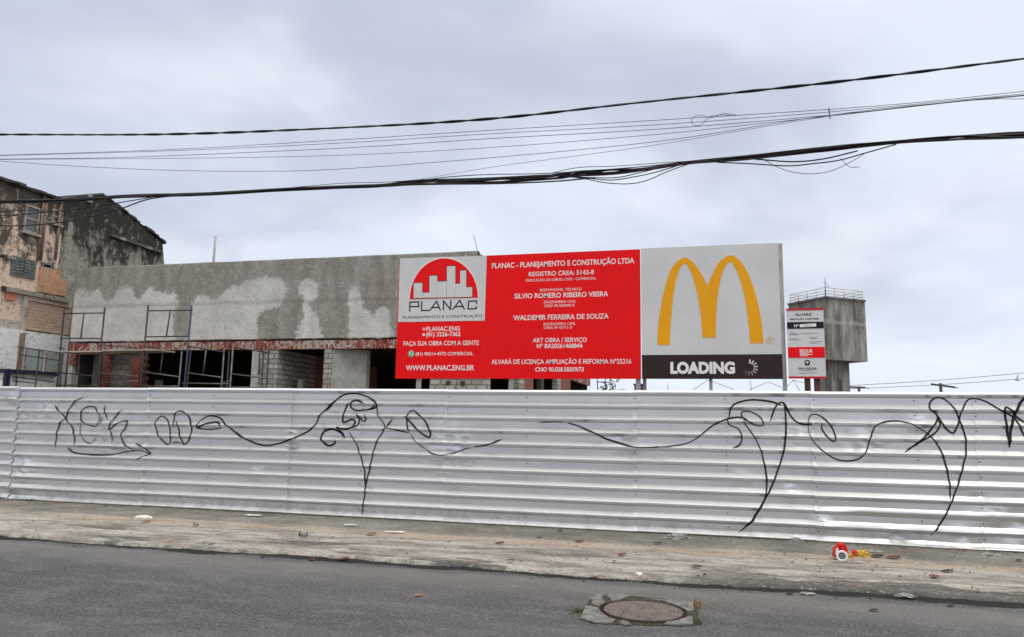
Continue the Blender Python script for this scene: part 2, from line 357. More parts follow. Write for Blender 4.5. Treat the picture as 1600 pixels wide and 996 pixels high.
M = dict(
 asphalt=asphalt(), pave=pavement(), galv=galvanised(), plaster=wet_plaster(), beam=scraped_brick(), tower=board_concrete(),
 paint=spray_paint(),
 dirt=simple('site_dirt', (0.16, 0.12, 0.085), 0.95, 0, 0.35, 1.5, 0.5, bdist=0.05),
 red=vinyl('red_vinyl_sheet', (0.82, 0.0015, 0.004), 0.45), wht=vinyl('pale_grey_vinyl_sheet', (0.60, 0.60, 0.615), 0.45),
 band=vinyl('dark_brown_vinyl_sheet', (0.030, 0.017, 0.017), 0.35), yel=vinyl('golden_yellow_vinyl', (0.80, 0.36, 0.006), 0.4),
 let=vinyl('white_vinyl_lettering', (0.80, 0.76, 0.76), 0.45), blk=vinyl('black_vinyl_lettering', (0.012, 0.012, 0.014), 0.45),
 gtxt=vinyl('grey_vinyl_lettering', (0.22, 0.22, 0.23), 0.5), grn=vinyl('green_vinyl_dot', (0.10, 0.42, 0.20), 0.5), dred=vinyl('dull_red_trim', (0.52, 0.02, 0.025), 0.45),
 gold=vinyl('faint_gold_print', (0.62, 0.42, 0.12), 0.5),
 post=simple('painted_grey_post', (0.36, 0.36, 0.36), 0.6, 0, 0.2, 5, 0.1), brownpost=simple('brown_timber_post', (0.10, 0.045, 0.03), 0.8, 0, 0.4, 6, 0.3, stretch=(3, 3, .5)),
 rough_block=bricks('rough_cement_block', (0.44, 0.43, 0.395), (0.27, 0.26, 0.235), (0.17, 0.162, 0.148), 0.34, 0.17, 'xz', 0.022, var=0.55),
 dark_block=bricks('dark_cement_block', (0.20, 0.20, 0.185), (0.13, 0.13, 0.12), (0.10, 0.10, 0.092), 0.39, 0.19, 'xz', 0.022, var=0.4),  # darker block colour for the recessed infill
 block_side=bricks('rough_cement_block_side', (0.38, 0.37, 0.34), (0.25, 0.24, 0.22), (0.11, 0.10, 0.09), 0.30, 0.17, 'yz', 0.018, var=0.4),
 redbrick=bricks('bare_red_brick', (0.20, 0.035, 0.025), (0.28, 0.055, 0.035), (0.20, 0.15, 0.12), 0.22, 0.09, 'xz', 0.014, var=0.25),
 redbrick_side=bricks('bare_red_brick_side', (0.23, 0.06, 0.035), (0.33, 0.10, 0.05), (0.16, 0.13, 0.11), 0.22, 0.09, 'yz', 0.014, var=0.25),
 tanbrick=bricks('tan_face_brick', (0.46, 0.31, 0.22), (0.36, 0.235, 0.165), (0.46, 0.40, 0.33), 0.33, 0.125, 'yz', 0.016, var=0.45),
 render=simple('smooth_grey_render', (0.30, 0.30, 0.29), 0.9, 0, 0.22, 2.2, 0.3, bdist=0.03), render_l=simple('pale_cement_render', (0.42, 0.41, 0.385), 0.9, 0, 0.2, 4, 0.4, bdist=0.03),
 dark_in=simple('dark_interior', (0.05, 0.045, 0.042), 0.95, 0, 0.4, 2, 0.2),  # one dark tone for the inner faces of the shell
 steel=simple('weathered_scaffold_steel', (0.05, 0.048, 0.048), 0.6, 0.4, 0.4, 14, 0.1), steel_l=simple('pale_scaffold_steel', (0.15, 0.147, 0.147), 0.5, 0.5, 0.35, 12, 0.1),
 bluesteel=simple('blue_scaffold_steel', (0.045, 0.06, 0.11), 0.6, 0.2, 0.3, 12, 0.1),
 plank=simple('bleached_plank', (0.42, 0.38, 0.33), 0.85, 0, 0.25, 5, 0.3, stretch=(0.4, 4, 4)),
 peach=mouldy('stained_peach_plaster', (0.66, 0.49, 0.37), (0.76, 0.62, 0.50), 0.52, (0.05, 0.045, 0.04), 4, 10),
 mould=mouldy('black_moulded_plaster', (0.23, 0.21, 0.175), (0.38, 0.345, 0.285), 0.92, (0.022, 0.022, 0.021), 7, 11, (4, 2, 7)),
 orange=mouldy('ochre_plaster', (0.46, 0.23, 0.12), (0.56, 0.35, 0.22), 0.42, (0.06, 0.04, 0.03), 4, 12, (1, 5, 2)),
 greyplas=mouldy('grey_flaking_plaster', (0.40, 0.365, 0.31), (0.50, 0.46, 0.40), 0.50, (0.07, 0.065, 0.055), 3, 9, (6, 5, 2)),
 whitep=mouldy('dirty_white_paint', (0.74, 0.75, 0.77), (0.82, 0.83, 0.85), 0.04, (0.25, 0.24, 0.22), 2, 7, (3, 3, 3)),
 frame=simple('flaking_white_frame', (0.27, 0.255, 0.235), 0.85, 0, 0.5, 9, 0.2), pane=glassy('dusty_glass', (0.10, 0.105, 0.10)), greenpane=glassy('pale_green_glass', (0.38, 0.44, 0.41)),
 louvre=simple('grey_green_louvre', (0.12, 0.135, 0.13), 0.5, 0, 0.3, 6, 0), pipe=simple('stained_drainpipe', (0.22, 0.16, 0.12), 0.7, 0, 0.3, 4, 0.1),
 tile=simple('dark_roof_edge', (0.055, 0.05, 0.047), 0.95, 0, 0.4, 4, 0.4), navy=simple('navy_trim', (0.02, 0.022, 0.05), 0.5, 0, 0.2, 5, 0),
 cloth=simple('salmon_cloth', (0.60, 0.22, 0.13), 0.9, 0, 0.2, 6, 0.2),
 rail=simple('cream_railing_paint', (0.60, 0.58, 0.48), 0.6, 0, 0.15, 6, 0), cable=simple('black_cable_sheath', (0.012, 0.012, 0.013), 0.55, 0, 0.3, 6, 0),
 thin=simple('grey_cable_sheath', (0.10, 0.10, 0.115), 0.6, 0, 0.3, 6, 0), far=simple('dark_timber_pole', (0.07, 0.065, 0.07), 0.9, 0, 0.2, 3, 0),
 leafb=simple('dry_brown_leaf', (0.17, 0.065, 0.03), 0.8, 0, 0.45, 30, 0.2), leafo=simple('orange_brown_leaf', (0.36, 0.14, 0.045), 0.8, 0, 0.4, 30, 0.2), leafd=simple('blackened_leaf', (0.045, 0.03, 0.02), 0.85, 0, 0.4, 30, 0.2),
 paper=simple('white_scrap', (0.72, 0.71, 0.69), 0.8, 0, 0.1, 20, 0.1), plastic=simple('clouded_plastic_film', (0.29, 0.285, 0.27), 0.3, 0, 0.2, 25, 0.5),
 carton=simple('red_printed_carton', (0.62, 0.012, 0.012), 0.45, 0, 0.2, 18, 0.1), wrap=simple('mustard_wrapper', (0.55, 0.32, 0.04), 0.5, 0, 0.4, 30, 0.3),
 lid=simple('white_plastic_lid', (0.78, 0.77, 0.76), 0.4, 0, 0.05, 10, 0), lidc=simple('grey_plastic', (0.16, 0.16, 0.19), 0.5, 0, 0.2, 20, 0),
 iron=cast_iron(), rim=simple('dark_gap_rim', (0.020, 0.015, 0.012), 0.95, 0, 0.5, 20, 0.3, 0.1),  # near-black rim, drawn as the dark gap around the cover
 slab=simple('broken_pale_concrete', (0.165, 0.162, 0.152), 0.95, 0, 0.4, 14, 0.6), hole=simple('dark_wet_dirt', (0.05, 0.045, 0.032), 0.95, 0, 0.5, 14, 0.6),
 moss=simple('roadside_moss', (0.10, 0.115, 0.028), 0.95, 0, 0.45, 25, 0.5), weed=simple('weed_green', (0.075, 0.10, 0.03), 0.8, 0, 0.4, 20, 0), straw=simple('dry_weed', (0.24, 0.15, 0.06), 0.9, 0, 0.4, 20, 0),
 shrub=simple('shrub_leaf', (0.05, 0.075, 0.03), 0.8, 0, 0.4, 12, 0), tin=simple('screw_head', (0.10, 0.10, 0.105), 0.5, 0.4, 0.3, 30, 0),
)

# ------------------------------------------------------------------ ground, road, pavement
YE, YF, ZP = 8.0, 10.98, 0.06           # kerb edge, hoarding, pavement height
mb = MB().add([(-900, -900, -0.02), (900, -900, -0.02), (900, 900, -0.02), (-900, 900, -0.02)], [(0, 1, 2, 3)])
structure(mb.build('ground', M['dirt']))
mb = MB().add([(-300, -6, 0), (300, -6, 0), (300, YE+0.4, 0), (-300, YE+0.4, 0)], [(0, 1, 2, 3)])
structure(mb.build('road', M['asphalt']))
# pavement: one sheet with a crumbling kerb edge
xs = [-300, -120, -60, -35] + [-26 + 0.05*i for i in range(760)] + [14, 20, 40, 120, 300]
rows = []
def edge_y(x):
    e = 0.13*mnoise.noise((x*0.35, 3.3, 0)) + 0.07*mnoise.noise((x*1.4, 7.1, 0)) + 0.07*mnoise.noise((x*4.5, 1.1, 0)) + 0.03*mnoise.noise((x*13, 2.1, 0))
    return YE + e + (0.10 if x > 0.3 else 0)*min(1, max(0, x-0.3))
for x in xs:
    e = edge_y(x); h = ZP*(0.75 + 0.35*mnoise.noise((x*0.9, 0.2, 5)))
    r = [(x, e - 0.015 + 0.012*mnoise.noise((x*9, 5, 5)), -0.01), (x, e, h*0.72), (x, e + 0.06, h*0.95)]
    for y in (8.45, 8.8, 9.2, 9.6, 10.0, 10.4, 10.8, 11.35):
        r.append((x, y, ZP + (0.012*mnoise.noise((x*0.7, y*2.4, 0)) + 0.006*mnoise.noise((x*2.6, y*5, 2)) if y < 10.6 else 0)))
    rows.append(r)
k = len(rows[0]); vs = [v for r in rows for v in r]
fs = [(i*k+j, (i+1)*k+j, (i+1)*k+j+1, i*k+j+1) for i in range(len(rows)-1) for j in range(k-1)]
structure(MB().add(vs, fs, True).build('pavement', M['pave']))

# ------------------------------------------------------------------ corrugated hoarding
ZT, PITCHZ, DEP = 2.075, 0.196, 0.056
def prof(z):
    """outward bulge of the trapezoid rib, measured down from the top edge"""
    t = (ZT - z) % PITCHZ
    if t < 0.028: return DEP*(0.52+0.48*t/0.028)
    if t < 0.038: return DEP
    if t < 0.082: return DEP*(1-(t-0.038)/0.044)
    if t < 0.164: return 0.0
    return DEP*0.52*(t-0.164)/0.032
dents = []
for px, py, r, d in ((40, 735, .30, .030), (22, 775, .16, -.03), (20, 625, .12, .02), (35, 650, .12, -.015), (30, 682, .07, .02), (455, 677, .09, .02), (457, 697, .08, -.02), (400, 740, .2, .012),
                     (1235, 768, .10, .015), (1240, 680, .2, .014), (1400, 840, .16, -.025), (1160, 750, .12, .012), (1555, 803, .18, .03), (1590, 820, .25, -.02), (1435, 660, .14, .016),
                     (1350, 690, .3, .012), (1285, 815, .12, .03), (980, 697, .3, .01), (700, 700, .5, .012), (1520, 780, .2, -.015), (180, 690, .6, .01), (1500, 840, .2, .02), (70, 640, .25, .012)):
    p = PY(px, py, YF); dents.append((p.x, p.z, r, d))
def crush(x, z):
    k = 1.0
    if x > 1.52:                       # lower rows on the right hammered flat
        a = max(0, 1-abs(z-0.42)/0.13)*min(1, (x-1.5)/0.5); k -= 0.75*min(1, a*1.6)
        a = max(0, 1-abs(z-0.18)/0.10)*min(1, max(0, (x-2.45)/0.5)); k -= 0.6*min(1, a*1.6)
    if x < -11.0: k -= 0.5*max(0, 1-abs(x+11.9)/0.7)*max(0, 1-abs(z-0.45)/0.55)
    return k
def fy(x, z):
    """world y of the hoarding's front surface"""
    y = YF - prof(z)*crush(x, z)
    for dx, dz, r, d in dents:
        q = ((x-dx)**2 + (z-dz)**2)/(r*r)
        if q < 4: y -= 0.85*d*math.exp(-q*1.6)*(1+0.8*mnoise.noise((x*9, z*11, 0)))
    y += 0.012*mnoise.noise((x*0.5, z*0.3, 0)) + 0.0016*mnoise.noise((x*2.2, z*2, 4))
    return y
hoard = thing('hoarding_fence', 'long corrugated silver metal hoarding with black graffiti along the pavement', 'fence', (-4, YF, ZP))
seams = [-26, -22.5, -19, -15.2, -12.15, -9.3, -6.53, -3.83, -0.94, 1.49, 3.48, 6.0, 8.8, 12]
zs = []
for kq in range(12):
    for t_ in (0.0, 0.014, 0.028, 0.033, 0.038, 0.060, 0.082, 0.0825, 0.10, 0.12, 0.14, 0.163, 0.164, 0.180):
        if ZT - kq*PITCHZ - t_ > 0.055: zs.append(ZT - kq*PITCHZ - t_)
zs.append(0.052)
for i in range(len(seams)-1):
    a, b = seams[i]-0.05, seams[i+1]; lift = rnd.uniform(-0.006, 0.006) if i != 3 else 0.012
    off = 0.0025*(i % 2) + 0.002; step = 0.05 if b > -14 and a < 6 else 0.15
    n = int((b-a)/step); mb = MB(); vs = []
    for q in range(n+1):
        x = a + (b-a)*q/n; curl = 0.010*max(0, 1-(x-a)/0.05) + 0.003*max(0, 1-(b-x)/0.05)
        for z in zs: vs.append((x, fy(x, z) - off - curl*(0.5+0.5*mnoise.noise((z*4, i*3.3, 0))), z + lift))
    kk = len(zs); fs = [(q*kk+j, (q+1)*kk+j, (q+1)*kk+j+1, q*kk+j+1) for q in range(n) for j in range(kk-1)]
    mb.add(vs, fs, False).build('metal_sheet', M['galv'], hoard)
nscrew = 0; screw0 = None
for i in range(1, len(seams)-1):
    if not -13 < seams[i] < 6: continue
    for xx in (seams[i] - 0.02, seams[i]+1.25):
        for j in range(10):
            z = ZT - 0.120 - j*PITCHZ
            if z < 0.1 or rnd.random() < 0.2 or nscrew >= 98: continue
            x = xx + rnd.uniform(-.008, .008); nscrew += 1
            if screw0 is None: screw0 = MB().prism([(0.009*math.cos(w), -0.012, 0.009*math.sin(w)) for w in [kq*math.pi/3 for kq in range(6)]], (0, 0.012, 0)).build('screw', M['tin']); o = screw0
            else: o = screw0.copy(); COL.objects.link(o)
            o.parent = hoard; o.location = Vector((x, fy(x, z)-0.003, z)) - hoard.location
for sx in (-18, -14, -10, -6, -2, 2, 6, 10):
    MB().box((sx, YF+0.09, 0), (sx+0.07, YF+0.16, ZT-0.06)).build('post', M['brownpost'], hoard)

# graffiti: sprayed line that follows the ribs
PAINTER = Vector((0, 0, 1.6))
def onrib(p):
    """paint drawn by a hand moving along the ribs: the line runs smoothly over them"""
    d = p - PAINTER; q = p
    for _ in range(5): q = PAINTER + d*((fy(q.x, q.z)-PAINTER.y)/d.y)
    return p.lerp(q, 0.7)
def spray(strokes, s, ox, oy, w=0.0082):
    """soft edged paint: five columns across each stroke, opacity in the 'ink' attribute"""
    mb = MB(); ink = []
    for st in strokes:
        wk = w*st[0]*(0.85+0.4*rnd.random()); pts = [PY(ox+x/s, oy+y/s, YF-0.02) for x, y in st[1:]]
        sp = [onrib(p) for p in spline(pts, 0.010)]; sp = [Vector((p.x, 0, p.z)) for p in sp]; n = len(sp); vs = []; ph = rnd.random()*50
        for i, p in enumerate(sp):
            t = (sp[min(i+3, n-1)] - sp[max(i-3, 0)]); t.normalize(); nn = Vector((-t.z, 0, t.x))
            ww = wk*(1.0 + 0.35*mnoise.noise((i*0.022+ph, 3, 1))) * min(1, 0.35+0.65*min(i, n-1-i)/8)
            den = (0.92 + 0.55*mnoise.noise((i*0.012+ph, 9, 4)))*min(1, 0.5+min(i, n-1-i)/10)
            p = p + Vector((0.003*mnoise.noise((p.x*8, p.z*8, 0)), 0, 0.003*mnoise.noise((p.x*8, p.z*8, 9))))
            for q, k_ in ((-2.4, 0), (-0.85, 1), (0, 1.25), (0.85, 1), (2.4, 0)):
                c = p + nn*ww*q; vs.append((c.x, fy(c.x, c.z)-0.0125, c.z)); ink.append(k_*max(0.42, den))
        mb.add(vs, [(i*5+j, i*5+j+1, i*5+j+6, i*5+j+5) for i in range(n-1) for j in range(4)], True)
    o = mb.build('graffiti', M['paint'], hoard)
    if len(o.data.vertices) == len(ink): o.data.attributes.new('ink', 'FLOAT', 'POINT').data.foreach_set('value', ink)
    return o
g6 = (3.019, 0, 590)
spray([(.8,(255,130),(300,180),(345,245),(353,320)), (.8,(400,92),(360,110),(330,145),(310,190),(285,215),(270,260),(262,332)),
 (.75,(460,232),(420,225),(385,200),(384,170),(402,143),(440,138),(462,160),(470,200),(455,235)), (.65,(383,205),(380,250),(395,295),(430,308),(460,280)),
 (.8,(490,125),(497,165),(507,202)), (.6,(485,180),(475,225)), (.8,(587,147),(555,175),(525,215),(515,245),(560,215),(603,205),(590,240),(573,270),(585,310),(630,345)), (.6,(515,245),(530,270),(528,310)),
 (.9,(315,328),(345,352),(420,362),(520,363),(600,350),(660,345),(710,360),(690,340),(640,308)), (.8,(710,360),(670,375),(640,392)), (1.1,(258,322),(268,335))], *g6)
spray([(.75,(802,250),(797,210),(765,183),(735,212),(745,265),(770,300),(798,315),(806,280),(798,215)), (.75,(818,240),(825,180),(850,158),(885,178),(905,230),(895,290),(870,315),(855,290),(840,230),(830,200)), (1.1,(805,315),(830,305),(860,312))], *g6)
spray([(1,(1042,240),(1030,212),(975,218),(930,238),(945,205),(985,183),(1035,190),(1070,225),(1120,265),(1180,300),(1250,320),(1330,308),(1400,280),(1460,250),(1490,220),(1510,180),(1560,130),(1600,95)),
 (.9,(928,240),(985,245),(1045,240))], *g6)
g7 = (3.019, 500, 590)
spray([(1,(28,160),(60,125),(95,92),(130,78),(180,78),(230,95),(265,120),(262,142),(225,152),(170,155),(146,140),(152,115),(180,108),(215,128)), (.9,(140,115),(120,150),(108,210),(150,198),(165,212),(150,235),(115,245),(80,235),(105,262),(120,285)),
 (.9,(120,285),(90,255),(50,245),(15,260),(8,295),(40,322),(70,310),(72,290)), (.8,(170,165),(185,205),(170,230),(130,240)), (.8,(175,170),(200,205),(215,200),(210,170)), (1,(225,150),(250,140),(265,120)),
 (.85,(265,120),(275,180),(305,225),(300,250),(270,300),(250,360),(235,430),(218,500),(210,560),(203,610),(198,655)), (.85,(130,250),(165,300),(195,380),(210,440),(215,520)),
 (.9,(345,195),(325,218),(308,240)), (.9,(305,235),(360,248),(420,262)),
 (.9,(395,180),(435,220),(480,265),(515,282),(518,250),(490,200),(455,165),(430,157),(410,185),(412,230),(425,265)), (.5,(425,265),(460,310),(500,340)), (.8,(498,338),(530,358),(570,367),(610,362)), (.5,(610,362),(680,340),(720,330)), (.75,(720,330),(790,318),(860,290))], *g7)
spray([(.6,(1030,213),(1100,210),(1160,212)), (.85,(1160,212),(1220,230),(1290,260),(1350,290),(1420,310),(1480,328),(1550,330),(1600,325))], *g7)
g8 = (2.667, 1000, 590)
spray([(.8,(0,292),(80,290),(180,278),(230,258),(290,210),(340,182),(390,167),(430,168),(470,195),(500,202),(514,195),(500,165),(460,143),(425,145),(428,165),(450,195)), (.8,(370,175),(378,130),(400,108),(450,95),(500,95),(550,102),(595,118)),
 (.8,(365,165),(370,195),(410,215),(425,250),(415,280),(385,295)), (.9,(420,175),(465,230),(500,295),(520,370),(528,430),(522,500),(500,550),(465,600),(410,648)), (.9,(595,95),(605,140),(608,220),(600,300),(580,370),(555,440),(525,500),(490,560),(465,600),(430,630)),
 (.9,(540,185),(570,115),(600,108),(625,155),(660,190),(700,197),(755,187)), (.9,(590,98),(612,135),(632,165)),
 (.8,(755,187),(760,220),(800,265),(815,255),(800,210),(765,170),(725,153),(702,175),(705,230),(730,275),(780,320),(830,345),(880,347),(920,335),(945,300),(960,250),(980,205),(1020,185),(1070,180),(1120,190),(1160,210),(1210,245),(1250,300),(1275,370),(1290,450),(1292,510))], *g8)
spray([(1,(1100,312),(1160,270),(1210,220),(1240,165),(1207,130),(1212,100),(1235,85),(1270,92),(1310,130),(1335,190),(1355,250),(1356,320),(1340,390),(1320,460),(1300,510),(1280,560),(1240,625),(1210,660)),
 (.9,(1102,310),(1180,262),(1230,230),(1248,200),(1242,165),(1270,210),(1305,232),(1322,200),(1337,150),(1360,100),(1390,88),(1440,100),(1500,135),(1560,170),(1600,240),(1640,300))], *g8)
spray([(1.1,(1540,295),(1530,220),(1520,130),(1545,135),(1575,170),(1620,195)), (1,(1538,295),(1545,220),(1560,160),(1590,100),(1630,70))], *g8)

# ------------------------------------------------------------------ lettering
_fc = {}
def glyphs(text, bold):
    key = (text, bold)
    if key not in _fc:
        cu = bpy.data.curves.new('t', 'FONT'); cu.body = text; cu.size = 1; cu.offset = bold; cu.resolution_u = 3
        ob = bpy.data.objects.new('t', cu); COL.objects.link(ob)
        dg = bpy.context.evaluated_depsgraph_get(); me = bpy.data.meshes.new_from_object(ob.evaluated_get(dg))
        vs = [v.co.copy() for v in me.vertices]; fs = [list(p.vertices) for p in me.polygons]
        bpy.data.objects.remove(ob); bpy.data.curves.remove(cu); bpy.data.meshes.remove(me); _fc[key] = (vs, fs)
    return _fc[key]
CAP = max(v.y for v in glyphs('H', 0.0)[0])
def text(mb, t, x0, x1, yc, h, Y, bold=0.02):
    """write t on the plane y = Y so that it spans photo columns x0..x1 with capitals h pixels tall centred on row yc"""
    vs, fs = glyphs(t, bold); a, b = PY(x0, yc, Y), PY(x1, yc, Y); m = PY((x0+x1)/2, yc, Y); hh = (PY((x0+x1)/2, yc-h/2, Y) - PY((x0+x1)/2, yc+h/2, Y)).z
    mx0 = min(v.x for v in vs); mx1 = max(v.x for v in vs)
    mb.add([(a.x + (v.x-mx0)/(mx1-mx0)*(b.x-a.x), Y, m.z + (v.y/CAP-0.5)*hh) for v in vs], fs)
def plate(mb, pts, Y, th=0.0015):
    mb.prism([PY(x, y, Y) for x, y in pts], (0, th, 0))
def disc(mb, x, y, r, Y, r2=0.0, k=24, th=0.001):
    c = PY(x, y, Y); rr = (PY(x+r, y, Y)-c).length
    if not r2: mb.prism([(c.x+rr*math.cos(2*math.pi*i/k), Y, c.z+rr*math.sin(2*math.pi*i/k)) for i in range(k)], (0, th, 0)); return
    q = rr*r2/r; vs = [(c.x+R_*math.cos(2*math.pi*i/k), Y, c.z+R_*math.sin(2*math.pi*i/k)) for R_ in (q, rr) for i in range(k)]
    mb.add(vs, [(i, (i+1) % k, k+(i+1) % k, k+i) for i in range(k)])
def rect_plane(mb, x0, z0, x1, z1, Y, th): mb.box((x0, Y, z0), (x1, Y+th, z1))

# ------------------------------------------------------------------ red builder's board
YS = 11.58
P0 = PY(621, 500, YS); XL = PY(621, 497, YS).x; XM = PY(1002, 490, YS).x; ZB, ZTS = PY(800, 592, YS).z, PY(800, 398, YS).z
board = thing('construction_board', 'large red construction company board with white lettering and city skyline emblem', 'sign board', (XL+2, YS, 0))
mb = MB(); rect_plane(mb, XL, ZB, XM-0.012, ZTS, YS, 0.03); mb.build('panel', M['red'], board)
Zr = lambda x, y: (610+x/4, 380+y/4)
mb = MB(); plate(mb, [Zr(60, 96), Zr(602, 79), Zr(589, 485), Zr(48, 494)], YS-0.004, 0.0035); lp = mb.build('logo_panel', M['wht'], board)
# emblem: red dome with pale bars
def dome(rx, ry, k=40): return [Zr(334 + rx*math.cos(math.pi*i/k), 346 - (334-334)*0.02 - ry*math.sin(math.pi*i/k) + (-0.022)*(rx*math.cos(math.pi*i/k))) for i in range(k+1)]
mb = MB(); plate(mb, dome(219, 260), YS-0.006); mb.build('emblem_outline', M['let'], lp)
mb = MB(); plate(mb, dome(213, 250), YS-0.008); mb.build('emblem_dome', M['red'], lp)
m1 = MB(); m2 = MB()
for i, (x0, x1, y0) in enumerate(((145, 200, 250), (200, 246, 311), (244, 293, 205), (293, 352, 241), (353, 406, 145), (406, 437, 255), (436, 474, 172), (473, 512, 277))):
    yb = 345 - (x0-118)*0.022
    plate(m1, [Zr(x0-3, y0-4), Zr(x1+3, y0-5), Zr(x1+2, yb+1), Zr(x0-3, yb+2)], YS-0.0095-0.0003*i, 0.0012); plate(m2, [Zr(x0, y0), Zr(x1, y0-1), Zr(x1-1, yb-1), Zr(x0, yb)], YS-0.0125-0.0003*i, 0.001)
m1.build('emblem_bar_outline', M['blk'], lp); m2.build('emblem_bars', M['wht'], lp)
mb = MB(); plate(mb, [Zr(118, 349), Zr(548, 338), Zr(548, 341), Zr(118, 352)], YS-0.007); mb.build('emblem_baseline', M['gtxt'], lp)
# squared stroke lettering
def stroke(mb, pts, w, Y):
    P = [PY(*Zr(x, y), Y) for x, y in pts]
    for i in range(len(P)-1):
        a, b = P[i], P[i+1]; d = (b-a).normalized(); nn = Vector((-d.z, 0, d.x)); hw = w/2; e = d*hw*0.9
        mb.add([a-nn*hw-e+Vector((0, -0.0002*i, 0)), b-nn*hw+e+Vector((0, -0.0002*i, 0)), b+nn*hw+e+Vector((0, -0.0002*i, 0)), a+nn*hw-e+Vector((0, -0.0002*i, 0))], [(0, 1, 2, 3)])
mb = MB(); yb = lambda x: -(x-115)*0.02
for st in ([(120, 425), (122, 370), (175, 368), (178, 396), (122, 398)], [(196, 366), (194, 422), (240, 421)], [(247, 420), (288, 364), (312, 419)], [(258, 404), (306, 402)],
           [(332, 417), (332, 362), (376, 415), (378, 360)], [(392, 414), (433, 358), (462, 413)], [(404, 398), (452, 396)], [(538, 377), (538, 362), (488, 364), (486, 412), (536, 410), (537, 398)]):
    stroke(mb, st, 0.021, YS-0.006)
mb.build('lettering', M['blk'], lp)
mb = MB(); text(mb, 'PLANEJAMENTO E CONSTRUÇÃO', 610+78/4, 610+575/4, 380+460/4, 4.0, YS-0.006, 0.0); mb.build('lettering', M['blk'], lp)
for t, x0, x1, y, h, b in (
  ('PLANAC - PLANEJAMENTO E CONSTRUÇÃO LTDA', 635, 1525, 126, 32, .018), ('REGISTRO CREA: 5142-8', 865, 1272, 188, 27, .014), ('EXECUÇÃO DE OBRAS CIVIS - COMERCIAL', 848, 1286, 227, 16, .0),
  ('RESPONSÁVEL TÉCNICO', 935, 1195, 291, 16, 0), ('SILVIO ROMERO RIBEIRO VIEIRA', 775, 1361, 325, 30, .018), ('ENGENHEIRO CIVIL', 960, 1160, 367, 16, 0), ('CREA PE 025840 D', 960, 1150, 391, 16, 0),
  ('WALDEMIR FERREIRA DE SOUZA', 768, 1364, 462, 30, .018), ('ENGENHEIRO CIVIL', 958, 1158, 505, 16, 0), ('CREA PE 42713 D', 958, 1135, 528, 16, 0), ('ART OBRA / SERVIÇO', 890, 1228, 606, 27, .014),
  ('Nº BA20261468844', 915, 1200, 643, 26, .02), ('ALVARÁ DE LICENÇA AMPLIAÇÃO E REFORMA Nº25216', 632, 1505, 741, 28, .014), ('CNO 90.028.58359/73', 905, 1208, 790, 26, .02),
  ('PLANAC.ENG', 225, 434, 536, 27, .014), ('(81) 3226-7362', 223, 438, 570, 25, .02), ('FAÇA SUA OBRA COM A GENTE', 82, 553, 626, 27, .014), ('(81) 98214-4572 COMERCIAL', 158, 517, 692, 20, .01), ('WWW.PLANAC.ENG.BR', 97, 524, 780, 31, .02)):
    mb = MB(); text(mb, t, 610+x0/4, 610+x1/4, 380+y/4, h/4, YS-0.003, b); mb.build('lettering', M['let'], board)
mb = MB(); disc(mb, *Zr(210, 538), 2.0, YS-0.003, 1.1); disc(mb, *Zr(208, 573), 2.0, YS-0.003); mb.build('contact_icon', M['let'], board)
mb = MB(); disc(mb, *Zr(130, 692), 5.0, YS-0.003); ci = mb.build('contact_icon', M['grn'], board)
mb = MB(); disc(mb, *Zr(130, 690), 3.3, YS-0.005, 2.6); stroke(mb, [(122, 684), (128, 693), (136, 697)], 0.008, YS-0.005); mb.build('icon_mark', M['let'], ci)
for x in (XL+0.4, XL+2.0, XM-0.06):
    MB().box((x-0.035, YS+0.034, 0), (x+0.035, YS+0.10, ZTS-0.04)).build('post', M['post'], board)

# ------------------------------------------------------------------ golden arches board
XA, XB = XM+0.004, PY(1219.5, 490, YS).x
ZA = PY(1100, 385, YS).z; ZS = PY(1110, 554.5, YS).z; ZBm = PY(1110, 592.5, YS).z
arch = thing('restaurant_board', 'pale grey board with golden arched letter above a dark LOADING band', 'sign board', ((XA+XB)/2, YS, 0))
mb = MB(); rect_plane(mb, XA, ZS, XB, ZA, YS-0.02, 0.03); mb.build('panel', M['wht'], arch)
mb = MB(); rect_plane(mb, XA, ZBm, XB, ZS-0.003, YS-0.023, 0.033); band = mb.build('dark_band', M['band'], arch)
Zq = lambda x, y: (990+x/3.985, 370+y/3.985)
outer = spline([Vector((x, y, 0)) for x, y in ((147,675),(153,560),(168,450),(190,340),(222,232),(262,165),(315,130),(365,155),(410,213),(462,305))], 8)[:-1] + \
        spline([Vector((x, y, 0)) for x, y in ((462,305),(490,235),(533,160),(600,117),(655,143),(702,208),(742,305),(775,420),(797,540),(808,664))], 8)
inner2 = spline([Vector((x, y, 0)) for x, y in ((726,664),(716,540),(700,420),(678,318),(650,232),(622,175),(600,157),(575,180),(552,230),(533,310),(519,420),(512,540),(511,629))], 8)
inner1 = spline([Vector((x, y, 0)) for x, y in ((429,629),(423,540),(412,440),(393,340),(368,250),(342,190),(318,168),(290,197),(263,275),(246,380),(236,480),(229,580),(225,675))], 8)
mb = MB(); pl = [Zq(v.x, v.y) for v in outer + inner2 + inner1]; plate(mb, pl, YS-0.024, 0.003); mb.build('arched_emblem', M['yel'], arch)
mb = MB(); disc(mb, *Zq(853, 648), 6.2, YS-0.022, 5.2); text(mb, 'R', Zq(843, 0)[0], Zq(864, 0)[0], Zq(0, 648)[1], 6, YS-0.022, .01); mb.build('registered_mark', M['gold'], arch)
mb = MB(); text(mb, 'LOADING', Zq(229, 0)[0], Zq(631, 0)[0], Zq(0, 817)[1], 16.2, YS-0.026, .055); mb.build('lettering', M['let'], band)
